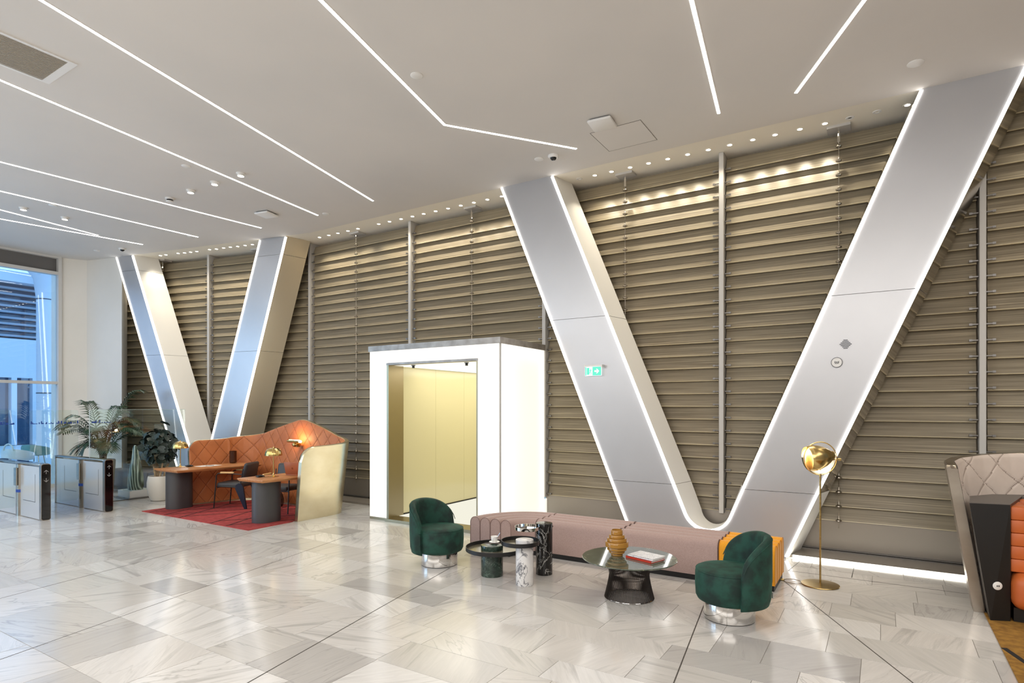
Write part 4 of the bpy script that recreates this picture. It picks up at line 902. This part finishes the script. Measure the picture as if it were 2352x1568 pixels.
# visitor chairs
def arm_chair():
    """faces +y"""
    r = thing('arm_chair', (0, 0, 0), 'x', 'chair', group='dark chairs in the booth')
    M().box((-.235, -.22, .375), (.235, .25, .465), bev=.03, seg=3).build('seat', m_charleather, r)
    Xb_ = Matrix.Translation((0, -.24, .56)) @ Matrix.Rotation(math.radians(-14), 4, 'X').inverted()
    M().box((-.23, -.04, -.02), (.23, .035, .27), bev=.04, seg=3, X=Matrix.Translation((0, -.235, .56)) @ Matrix.Rotation(math.radians(14), 4, 'X')).build('backrest', m_charleather, r)
    fm = M()
    for sx in (-1, 1): fm.tube([(sx*.24, .24, .40), (sx*.24, -.2, .38)], .012, 8)
    fm.tube([(-.24, .23, .38), (.24, .23, .38)], .012, 8).tube([(-.24, -.18, .39), (.24, -.18, .39)], .012, 8); fm.build('seat_frame', m_black, r)
    for sx in (-1, 1):
        x = sx*.265
        M().tube([(x, .285, 0), (x, .25, .40), (x, .235, .60), (x, .20, .635), (x, .1, .64)], .011, 8).build('front_leg', m_black, r)
        # tapered rear blade leg
        f = [(-.34, 0), (-.30, 0), (-.13, .36), (-.14, .43), (-.19, .46), (-.24, .46), (-.275, .40)]
        M().prism([(x-.018, y, z) for y, z in f], [(x+.018, y, z) for y, z in f]).build('rear_leg', m_blueblack, r, sharp=30)
        M().tube([(x, .1, .64), (x, -.24, .62)], .009, 8).tube([(x, -.22, .44), (x, -.27, .72)], .009, 8).build('arm_rail', m_black, r)
        M().box((x-.02, -.10, .635), (x+.02, .16, .668), bev=.012).build('arm_pad', m_arm, r)
    return r
m_charleather = mat('charcoal_leather', (58, 58, 60), .5); m_blueblack = mat('blue_black_metal', (24, 32, 52), .35, .3)
ac = arm_chair(); ac.location = (-10.17, 6.62, .0125); ac.rotation_euler.z = math.atan2(-.46, -.89)-pi/2; ac['label'] = 'dark armchair with pale wooden arms turned to the left booth desk'
dup(ac, (-9.02, 6.74, .0125), math.atan2(-.9, .40)-pi/2, 'dark chair tucked in behind the right booth desk', 'dark chairs in the booth')
bag = thing('leather_bag', (-9.60, 7.04, .0125), 'dark brown leather bag on the red rug under the right chair', 'bag'); m_bag = grain(mat('brown_bag', (62, 46, 42), .4), (52, 38, 34), (84, 64, 58), nscale=8, bump=.4)
s = M(); rows_ = []
for z, a, b in ((0, .15, .09), (.05, .18, .12), (.14, .175, .115), (.23, .15, .09), (.28, .12, .05), (.30, .11, .02)): rows_.append([(a*math.cos(t)*(1+.06*math.sin(5*t+z*20)), b*math.sin(t)*(1+.06*math.cos(4*t+z*30)), z) for t in [2*pi*i/28 for i in range(28)]])
s.grid(rows_, wrap=True); s.add(rows_[0], [tuple(range(28))]); s.add(rows_[-1], [tuple(range(28))]); s.build('body', m_bag, bag, sharp=0)
M().tube([(-.08, 0, .29), (-.06, 0, .38), (.0, 0, .41), (.06, 0, .38), (.08, 0, .29)], .008, 6).build('handle', m_bag, bag)
# ---- second booth at the right edge
b2 = thing('lounge_booth', (1.6, 7.1, 0), 'booth at the right edge with beige quilted lining and a brushed steel shell', 'booth')
pathR = [(.79, 6.77), (.79, 7.0), (.85, 7.17), (.98, 7.32), (1.18, 7.48), (1.45, 7.58), (1.9, 7.62), (3.6, 7.62)]
m_shellR = grain(mat('brushed_steel_shell', (168, 158, 146), .3, 1), (163, 153, 141), (174, 165, 153), scale=(1, 1, 2), nscale=3, rough=(.24, .36))
def keysR(T): return [(0, 1.31), (.3, 1.35), (.7, 1.385), (1.2, 1.40), (T, 1.40)]
shellR, _, _, _ = booth(b2, pathR, lin_keys(keysR, .03, 0, .1), lean=.155, thick=.085, liner=m_beige, seam=mat('beige_seam', (150, 134, 122), .6), quv=(.30, .37))
shellR.build('metal_shell', m_shellR, b2, o=b2.location, sharp=40)
cs = b2
lo = [(.795, 6.53, 0), (.935, 6.585, 0), (.935, 7.2, 0), (.87, 7.12, 0), (.80, 6.98, 0)]
hi = [(.650, 6.53, 1.01), (.935, 6.585, 1.01), (1.15, 7.38, 1.01), (.90, 7.27, 1.01), (.70, 7.0, 1.01)]
M().prism(lo, hi).build('console_body', m_black, cs, o=cs.location, sharp=0)
m_greytop = mat('grey_top', (96, 90, 86), .5)
M().prism([(x, y, 1.0105) for x, y, z in hi], [(x, y, 1.016) for x, y, z in hi]).build('console_top', m_greytop, cs, o=cs.location, sharp=0)
M().poly([(.98, 7.24), (2.9, 7.30), (2.9, 7.52), (1.5, 7.52), (1.2, 7.42)], .95, 1.012).build('shelf', m_greytop, cs, o=cs.location, sharp=0)
Xd = Matrix.Translation((.845, 6.551, .31)) @ Matrix.Rotation(math.atan2(.055, .14), 4, 'Z') @ Matrix.Rotation(pi/2, 4, 'X')
M().lathe([(0, .006), (.03, .006), (.036, .002), (.036, -.004)], 28, X=Xd).build('socket_plate', m_white, cs, o=cs.location); M().box((-.010, -.006, .005), (-.003, .006, .008), X=Xd).box((.003, -.007, .005), (.011, .007, .008), X=Xd).build('socket_ports', m_dark, cs, o=cs.location, sharp=0)
so_ = thing('orange_sofa', (1.9, 6.9, 0), 'orange leather sofa with square stitched pads at the right edge', 'sofa')
M().box((.94, 6.50, .12), (3.0, 7.1, .43), bev=.09, seg=4).build('seat', m_orange, so_, o=so_.location)
M().box((.96, 6.6, 0), (3.0, 7.1, .13)).build('plinth', m_black, so_, o=so_.location, sharp=0)
pad0 = None
for k in range(5):
    for y0, y1 in ((6.615, 6.85), (6.853, 7.08)):
        M().box((.942, y0, .432+.112*k), (1.065, y1, .432+.112*(k+1)-.002), bev=.010).build('side_pad', m_orange, so_, o=so_.location)
    for i in range(5):
        if pad0 is None: pad0 = M().box((0, 0, 0), (.36, .13, .112), bev=.012).build('back_pad', m_orange, so_)
        else: pad0 = share(pad0, so_)
        pad0.location = (1.07+.362*i-so_.location.x, 7.09-so_.location.y, .432+.113*k)
r = thing('mustard_rug', (2, 5, 0), 'mustard yellow rug with a black diagonal line in the lower right corner', 'rug')
M().box((.775, 3.2, .0005), (4.2, 6.75, .011), bev=.003, seg=1).build('pile', grain(mat('mustard_wool', (140, 100, 34), .95), (126, 88, 28), (156, 114, 42), nscale=18, detail=6, bump=.3, bscale=220), r, o=r.location, sharp=0)
M().box((0, -.02, .0108), (2.4, .02, .0125), X=Rz(math.atan2(-.16, .055), (.79, 5.83, 0))).build('inlay_line', mat('black_wool', (26, 24, 22), .95), r, o=r.location, sharp=0)

# ================================================================== turnstile gates
def arrow(s, x, y, z, up, X):
    w = .0065; L = .062; sg = 1 if up else -1
    s.box((x-.002, y-w/2, z-L/2), (x, y+w/2, z+L/2))
    for sy in (-1, 1): s.box((-.002, -w/2, -.042), (0, w/2, 0), X=Matrix.Translation((x, y, z+sg*L/2)) @ Matrix.Rotation(sy*pi/4+(0 if up else pi), 4, 'X'))
m_pane = mat('milky_panel', (196, 194, 190), .12, .25); m_stick = mat('blue_sticker', (36, 70, 150), .5)
def gate(y, label, first):
    r = thing('turnstile', (-11.6, y, 0), label, 'turnstile', group='glass gates')
    L = 1.98
    M().box((-L, -.055, .01), (-.06, .055, .87)).build('side_panel', m_pane, r, sharp=0)
    s = M(); pr = rrect(-.068, .068, .0, .925, .035, 5); pr = [(a, b) for a, b in pr]
    s.prism([(-.075, a, b) for a, b in pr], [(.0, a, b) for a, b in pr]); s.build('end_frame', m_gatesteel, r, sharp=30)
    s = M(); pr = rrect(-.060, .060, .008, .915, .03, 5); s.prism([(.0, a, b) for a, b in pr], [(.004, a, b) for a, b in pr]); s.build('end_face', m_blackgloss, r, sharp=30)
    s = M(); arrow(s, .0065, 0, .79, True, None); arrow(s, .0065, 0, .66, False, None); s.build('arrows', mat('arrow_grey', (170, 170, 170), .4), r, sharp=0)
    M().box((-L, -.068, .885), (-.07, .068, .925), bev=.012).build('top_cover', m_gatesteel, r); M().box((-L+.05, -.05, .9251), (-.09, .05, .928)).build('top_glass', m_blackgloss, r, sharp=0)
    M().box((-L-.03, -.068, 0), (-L, .068, .92)).build('rear_frame', m_gatesteel, r, sharp=0)
    px = -.93
    M().cyl((px, 0), .092, 0, .88, 32).build('post', m_gatesteel, r); M().cyl((px, 0), .0935, .40, .45, 32).build('blue_band', m_stick, r)
    for sy in (-1, 1):
        M().box((px-.05, sy*.09-.02, .52), (px+.05, sy*.11+.02, .82)).build('wing_clamp', m_gatesteel, r, sharp=0)
        yy0 = sy*.10; yy1 = sy*.455
        pr = rrect(min(yy0, yy1), max(yy0, yy1), .15, 1.80, .045, 5)
        wg = M().prism([(px-.006, a, b) for a, b in pr], [(px+.006, a, b) for a, b in pr]).build('glass_wing', m_glass, r, sharp=30)
        s = M(); q = random.Random(3+int(y*10)+sy)
        a = min(yy0, yy1)+.01
        while a < max(yy0, yy1)-.02:
            w_ = q.uniform(.012, .03); h_ = q.choice([.012, .02, .03, .05, .016]); s.box((px+.0062, a, 1.555), (px+.0075, a+w_, 1.555+h_)); a += w_+q.choice([0, .004, .02])
        s.build('skyline_sticker', m_stick, wg, sharp=0)
    ln_ = M()    # engraved outlines of the doors in the flanks
    for sy in (-1, 1):
        for a, b in ((-.75, -.26), (-1.62, -1.12)):
            for q in (((a, .28), (b, .288)), ((b-.008 if b > -.5 else a, .28), (b if b > -.5 else a+.008, .74))): ln_.box((q[0][0], sy*.0555-.001, q[0][1]), (q[1][0], sy*.0555+.001, q[1][1]))
    ln_.build('door_outline', m_charcoal, r, sharp=0)
    return r
gate(4.175, 'turnstile gate nearest the left edge, glass and steel with a black arrow end', True)
gate(5.105, 'turnstile gate nearer the palm, glass and steel with a black arrow end', False)
gp = thing('glass_partition', (-12.8, 6.2, 0), 'tall clear glass partition between the gates and the far column', 'partition')
for y0, y1 in ((5.3, 6.25), (6.256, 7.12)): M().box((-12.806, y0, .012), (-12.794, y1, 1.80)).build('pane', m_glass, gp, o=gp.location, sharp=0)
M().box((-12.81, 5.3, 1.80), (-12.79, 7.12, 1.806)).build('polished_edge', mat('glass_edge', (190, 215, 208), .1), gp, o=gp.location, sharp=0)
M().box((-12.806, 5.294, .012), (-12.794, 5.30, 1.806)).build('polished_edge', mat('glass_edge_front', (225, 235, 232), .1), gp, o=gp.location, sharp=0)
M().box((-12.82, 5.29, 0), (-12.78, 7.12, .012)).build('floor_rail', m_trim, gp, o=gp.location, sharp=0)

# ================================================================== plants, sculpture, dark bench behind the glass
m_leaf = mat('dark_leaf', (38, 52, 46), .45); grain(m_leaf, (26, 38, 34), (52, 68, 60), nscale=3)
m_palm = grain(mat('palm_leaf', (44, 66, 46), .4), (30, 48, 34), (62, 88, 60), nscale=2)
m_stem = grain(mat('pale_stem', (190, 164, 128), .7), (150, 124, 92), (206, 182, 146), nscale=12); m_soil = grain(mat('soil', (58, 42, 32), .95), (40, 28, 22), (84, 62, 46), nscale=30, bump=.5)
pt_ = thing('potted_plant', (-12.2, 6.28, 0), 'dark green round leaved plant in a white rounded pot beside the left desk', 'plant')
M().lathe([(0, 0), (.13, 0), (.155, .01), (.20, .12), (.222, .26), (.222, .36), (.208, .46), (.198, .49), (.186, .485), (.19, .44), (0, .44)], 40).build('pot', mat('white_ceramic', (232, 228, 218), .5), pt_); M().cyl((0, 0), .188, .42, .455, 24).build('soil', m_soil, pt_)
pr_ = random.Random(11); st = M()
for k in range(6):
    a = pr_.uniform(0, 6.28); b0_ = Vector((.07*math.cos(a), .07*math.sin(a), .44)); e = Vector((.22*math.cos(a+.4), .22*math.sin(a+.4), pr_.uniform(.8, 1.15)))
    st.tube([b0_, b0_.lerp(e, .35)+Vector((.03, 0, .06)), b0_.lerp(e, .7), e], [.02, .017, .013, .007], 7)
st.build('stems', m_stem, pt_)
def round_leaf(rr=1.0):
    s = M(); pts_ = [(rr*math.cos(a)*(1 if not i == 0 else .55), rr*.95*math.sin(a), .10*rr*math.cos(2*a)) for i, a in enumerate([2*pi*i/14 for i in range(14)])]
    s.add([(0, 0, -.10*rr)]+pts_, [(0, i+1, (i+1) % 14+1) for i in range(14)]); return s
lf = round_leaf(1).build('leaf', m_leaf, pt_, sharp=0); lf.data.polygons.foreach_set('use_smooth', [True]*14)
first = True
for k in range(230):
    u = pr_.random(); th = pr_.uniform(0, 6.28); ph = math.acos(1-1.75*u); rad = .34*(.75+.25*pr_.random())
    p = Vector((rad*math.sin(ph)*math.cos(th), rad*math.sin(ph)*math.sin(th), 1.04+.40*math.cos(ph)*(.8+.2*pr_.random())))
    if p.z < .72: continue
    nn = Vector((math.sin(ph)*math.cos(th), math.sin(ph)*math.sin(th), .35+math.cos(ph)*.4)).normalized()+Vector((pr_.gauss(0, .3), pr_.gauss(0, .3), pr_.gauss(0, .3)))
    ro = nn.to_track_quat('Z', 'Y').to_euler(); sz = pr_.uniform(.048, .078)
    o = lf if first else share(lf, pt_); first = False
    o.location = p; o.rotation_euler = ro; o.scale = (sz,)*3
for dx, dy, z in ((-.1, 0, 1.50), (.12, -.06, 1.47), (-.2, .1, 1.42), (.02, .1, 1.53), (.3, -.25, .98)):
    o = share(lf, pt_); o.location = (dx, dy, z); o.rotation_euler = (pr_.gauss(0, .25), pr_.gauss(0, .25), pr_.uniform(0, 6)); o.scale = (.10, .10, .10)
# kentia palm
pm = thing('potted_palm', (-14.35, 6.2, 0), 'tall feathery palm in a grey pot in front of the white wall', 'plant')
M().lathe([(0, 0), (.17, 0), (.19, .02), (.23, .70), (.215, .72), (.2, .68), (0, .66)], 32).build('pot', mat('grey_pot', (150, 144, 134), .6), pm); M().cyl((0, 0), .2, .6, .67, 24).build('soil', m_soil, pm)
def frond(base, direc, length, rise, droop, q):
    """one arching frond: rachis and leaflets in a single mesh"""
    s = M(); d = Vector((math.cos(direc), math.sin(direc), 0)); side = Vector((-d.y, d.x, 0)); N = 26; P0 = []
    for i in range(N+1):
        t = i/N; P0.append(Vector(base)+d*(length*(t**1.25))+Vector((0, 0, rise*(1-(1-t)**1.7)-droop*t**2.6)))
    s.tube(P0, [.010*(1-.85*i/N)+.0015 for i in range(N+1)], 5)
    for i in range(8, N+1):
        t = (P0[min(i+1, N)]-P0[i-1]).normalized(); ll = .34*math.sin(pi*min(1, .18+.8*(i-8)/(N-8)))**.7+.05
        for sg in (-1, 1):
            v = (t*.75+side*sg*.75+Vector((0, 0, .12))).normalized(); up = t.cross(v).normalized(); wv = v.cross(up).normalized()
            b = P0[i]; ll_ = ll*q.uniform(.85, 1.1); m1 = b+v*ll_*.5+Vector((0, 0, -.03)); e = b+v*ll_+Vector((0, 0, -.16*ll_/.34)); w_ = .019
            s.add([b-wv*.004, b+wv*.004, m1+wv*w_, m1-wv*w_, e], [(0, 1, 2, 3), (3, 2, 4)])
    return s
q = random.Random(5)
Rv = math.atan2(math.sin(YAW), math.cos(YAW))      # direction to the right in the view
for az, ln_, rise, droop in ((Rv+2.9, 1.15, .95, .32), (Rv+3.3, .8, 1.0, .25), (Rv+.15, .75, 1.75, .20), (Rv-.35, .6, 1.15, .35), (Rv+.5, .85, .85, .3), (Rv+1.6, .6, 1.4, .2), (Rv-1.4, .6, 1.0, .3), (Rv+2.4, .75, .75, .4), (Rv-2.4, .65, 1.25, .3), (Rv+.9, .5, 1.3, .25), (Rv-.8, .75, .7, .4), (Rv-2.0, .5, .7, .45), (Rv+3.9, .6, .6, .35), (Rv+.0, .8, 1.3, .5), (Rv+3.05, 1.0, 1.25, .5), (Rv+2.7, .55, 1.5, .2), (Rv+.3, .55, .95, .3), (Rv-.15, .9, 1.0, .35)):
    frond((q.uniform(-.05, .05), q.uniform(-.05, .05), .66), az, ln_, rise, droop, q).build('frond', m_palm, pm, sharp=0)
# marbled green sculpture in an acrylic case
m_scu = mat('swirled_green', (96, 108, 92), .15)
tc = nd(m_scu, 'TexCoord'); mp = nd(m_scu, 'Mapping'); mp.inputs['Scale'].default_value = (5, 5, .7); wv = nd(m_scu, 'TexWave', Scale=1.6, Distortion=5, Detail=2, _bands_direction='DIAGONAL'); lk(m_scu, tc.outputs['Object'], mp.inputs[0]); lk(m_scu, mp.outputs[0], wv.inputs[0])
r0_ = ramp(m_scu, [(.2, (56, 66, 54)), (.5, (104, 116, 98)), (.75, (150, 158, 140)), (.9, (196, 200, 186))]); lk(m_scu, wv.outputs[0], r0_.inputs[0]); lk(m_scu, r0_.outputs[0], P_(m_scu).inputs['Base Color'])
sc_t = thing('stone_sculpture', (-13.02, 6.22, .165), 'tall tapering green swirled stone sculpture on a white plinth behind the glass', 'sculpture')
s = M(); rows_ = []
for z, a in ((0, .155), (.08, .175), (.2, .172), (.35, .15), (.5, .12), (.62, .095), (.74, .072), (.84, .055), (.89, .04), (.905, .015)):
    rows_.append([(a*math.cos(t)*(1+.05*math.sin(2*t+z*3))+.02*math.sin(z*4), .8*a*math.sin(t), z) for t in [2*pi*i/32 for i in range(32)]])
s.grid(rows_, wrap=True); s.add(rows_[0], [tuple(range(32))]); s.add(rows_[-1], [tuple(range(32))]); s.build('body', m_scu, sc_t, sharp=0)
pz = thing('plinth', (-13.02, 6.22, 0), 'low white plinth on a dark foot plate under the green sculpture', 'plinth')
M().box((-.24, -.22, .03), (.24, .22, .165)).build('block', m_white, pz, sharp=0); M().box((-.30, -.27, 0), (.30, .27, .03)).build('foot_plate', m_trim, pz, sharp=0)
gcv = M().box((-13.02-.01, 5.985, .17), (-13.02+.33, 5.995, .72)).build('glass_guard', m_glass, o=(-13.02, 5.99, .0), sharp=0); gcv.data.materials[0] = glass('thin_guard', (.95, .98, .97), .5, 1.25); tag(gcv, 'low clear glass guard in front of the green sculpture', 'glass panel')
db = thing('grey_bench', (-13.75, 6.72, 0), 'dark grey upholstered bench along the wall behind the glass', 'bench', rz=.03)
m_greyb = mat('grey_vinyl', (112, 106, 108), .55)
for k in range(3): M().box((-1.14+.75*k, -.10, .06), (-1.14+.75*k+.745, .20 if k == 0 else .34, .46), bev=.05, seg=3).build('cushion', m_greyb, db)
M().box((-1.12, -.08, 0), (1.08, .18, .07)).build('plinth', m_black, db, sharp=0)
# ---- cafe seats seen over the gate at the left edge
def lounge_chair(x, y, col, label, rz, handle):
    r = thing('lounge_chair', (x, y, 0), label, 'chair', rz=rz); m = mat('shell_'+label[:5], col, .35)
    rows_ = []
    for z, a in ((.60, .2), (.62, .26), (.70, .285), (.84, .29), (.89, .275)): rows_.append([(a*1.15*math.cos(t), a*math.sin(t), z-(.16*(1+math.cos(t-pi/2))/2 if z > .8 else 0)) for t in [2*pi*i/36 for i in range(36)]])
    ins = [[(p[0]*.93, p[1]*.93, p[2]) for p in row] for row in rows_[::-1]]
    s = M().grid(rows_+ins, wrap=True); s.add(ins[-1], [tuple(range(36))]); s.add(rows_[0], [tuple(range(36))]); s.build('shell', m, r, sharp=60)
    if handle: M().tube([(.11*math.cos(t), -.27, .85+.15*math.sin(t)) for t in [pi*i/14 for i in range(15)]], .018, 8).build('handle', m, r)
    for a in (.6, 2.5, 3.8, 5.6): M().tube([(.15*math.cos(a), .13*math.sin(a), .61), (.25*math.cos(a), .23*math.sin(a), -.02)], .014, 8).build('leg', m_gatesteel, r)
    return r
lounge_chair(-17.19, 5.64, (226, 232, 236), 'white lounge chair with a loop handle at the window by the left edge', YAW, True)
lounge_chair(-18.66, 6.507, (96, 140, 130), 'green lounge chair at the window, right of the white one', YAW, False)

# ================================================================== outside the window
m_conc = mat('outside_concrete', (150, 158, 170), .8); m_owhite = mat('outside_white', (205, 212, 222), .6); m_pave = mat('outside_paving', (214, 215, 216), .8); m_odark = mat('outside_dark', (52, 62, 74), .4); m_oglass = mat('outside_glass', (60, 84, 110), .1, **{'Specular_IOR_Level': .8})
gnd = M().box((-70, -40, -.3), (-16.6, 50, -.02)).build('terrace', m_pave, sharp=0); struct(gnd)
oc = thing('outside_column', (-20.9, 7.5, 0), 'tall white round column outside the window', 'column')
M().cyl((-20.9, 7.5), .21, 0, 6.2, 32).lathe([(.21, 5.0), (.28, 5.6), (.62, 6.15), (.9, 6.3)], 32, c=(-20.9, 7.5, 0)).build('shaft', m_owhite, oc, o=oc.location); M().cyl((-20.9, 7.5), .215, 2.25, 2.28, 32).cyl((-20.9, 7.5), .215, 5.0, 5.03, 32).build('joint_ring', m_odark, oc, o=oc.location)
of = thing('outside_fin', (-17.6, 7.2, 0), 'dark blue vertical facade fins just outside the window edge', 'facade fin')
for i in range(3): M().box((-17.1-.55*i, 6.75+.16*i, 0), (-17.0-.55*i, 7.0+.16*i, 5.3)).build('fin', m_conc if i % 2 else m_odark, of, o=of.location, sharp=0)
cpy = thing('outside_canopy', (-25, 4, 5.6), 'dark concrete canopy slab outside above the window view', 'canopy'); M().box((-27, -2, 6.3), (-20.8, 6.6, 6.7)).build('slab', m_conc, cpy, o=cpy.location, sharp=0)
ob_ = thing('office_building', (-36, 10, 0), 'white office building with louvred upper windows across the terrace', 'building', rz=0)
O3 = (-36, 10, 0)
M().box((-37, -18, 3.3), (-36, 34, 5.2)).box((-37, -18, 7.9), (-35.4, 34, 8.4)).build('wall_band', m_owhite, ob_, o=O3, sharp=0)
M().box((-37.2, -18, 0), (-36.4, 34, 8)).build('window_band', m_oglass, ob_, o=O3, sharp=0)
f0 = None
for i in range(44):
    y = -8+.85*i
    if f0 is None: f0 = M().box((0, 0, 0), (.45, .22, 3.3)).build('pier', m_owhite, ob_, sharp=0)
    else: f0 = share(f0, ob_)
    f0.location = (-36.45-O3[0], y-O3[1], 0)
l0 = None
for i in range(9):
    if l0 is None: l0 = M().box((0, -28, 0), (.35, 24, .10)).build('louvre', m_conc, ob_, sharp=0)
    else: l0 = share(l0, ob_)
    l0.location = (-36.4-O3[0], 0, 5.3+.29*i)
tr = thing('outside_tree', (-33, 13.2, 0), 'dark tree crown against the dusk sky outside the window', 'tree')
q = random.Random(2); M().tube([(0, 0, 0), (.1, 0, 4), (-.1, .1, 8)], [.2, .16, .08], 8).build('trunk', m_odark, tr)
s = M()
for k in range(900):
    v = Vector((q.gauss(0, 1), q.gauss(0, 1), q.gauss(0, .8))); v = v.normalized()*q.uniform(.5, 1)*1.9; c = v+Vector((0, 0, 9.2)); a = Vector((q.gauss(0, 1), q.gauss(0, 1), q.gauss(0, 1))).normalized()*.16; b = a.orthogonal().normalized()*.1
    s.add([c-a, c+b, c+a, c-b], [(0, 1, 2, 3)])
tag(s.build('foliage', mat('tree_leaf', (34, 48, 44), .7), tr, sharp=0), kind='stuff')
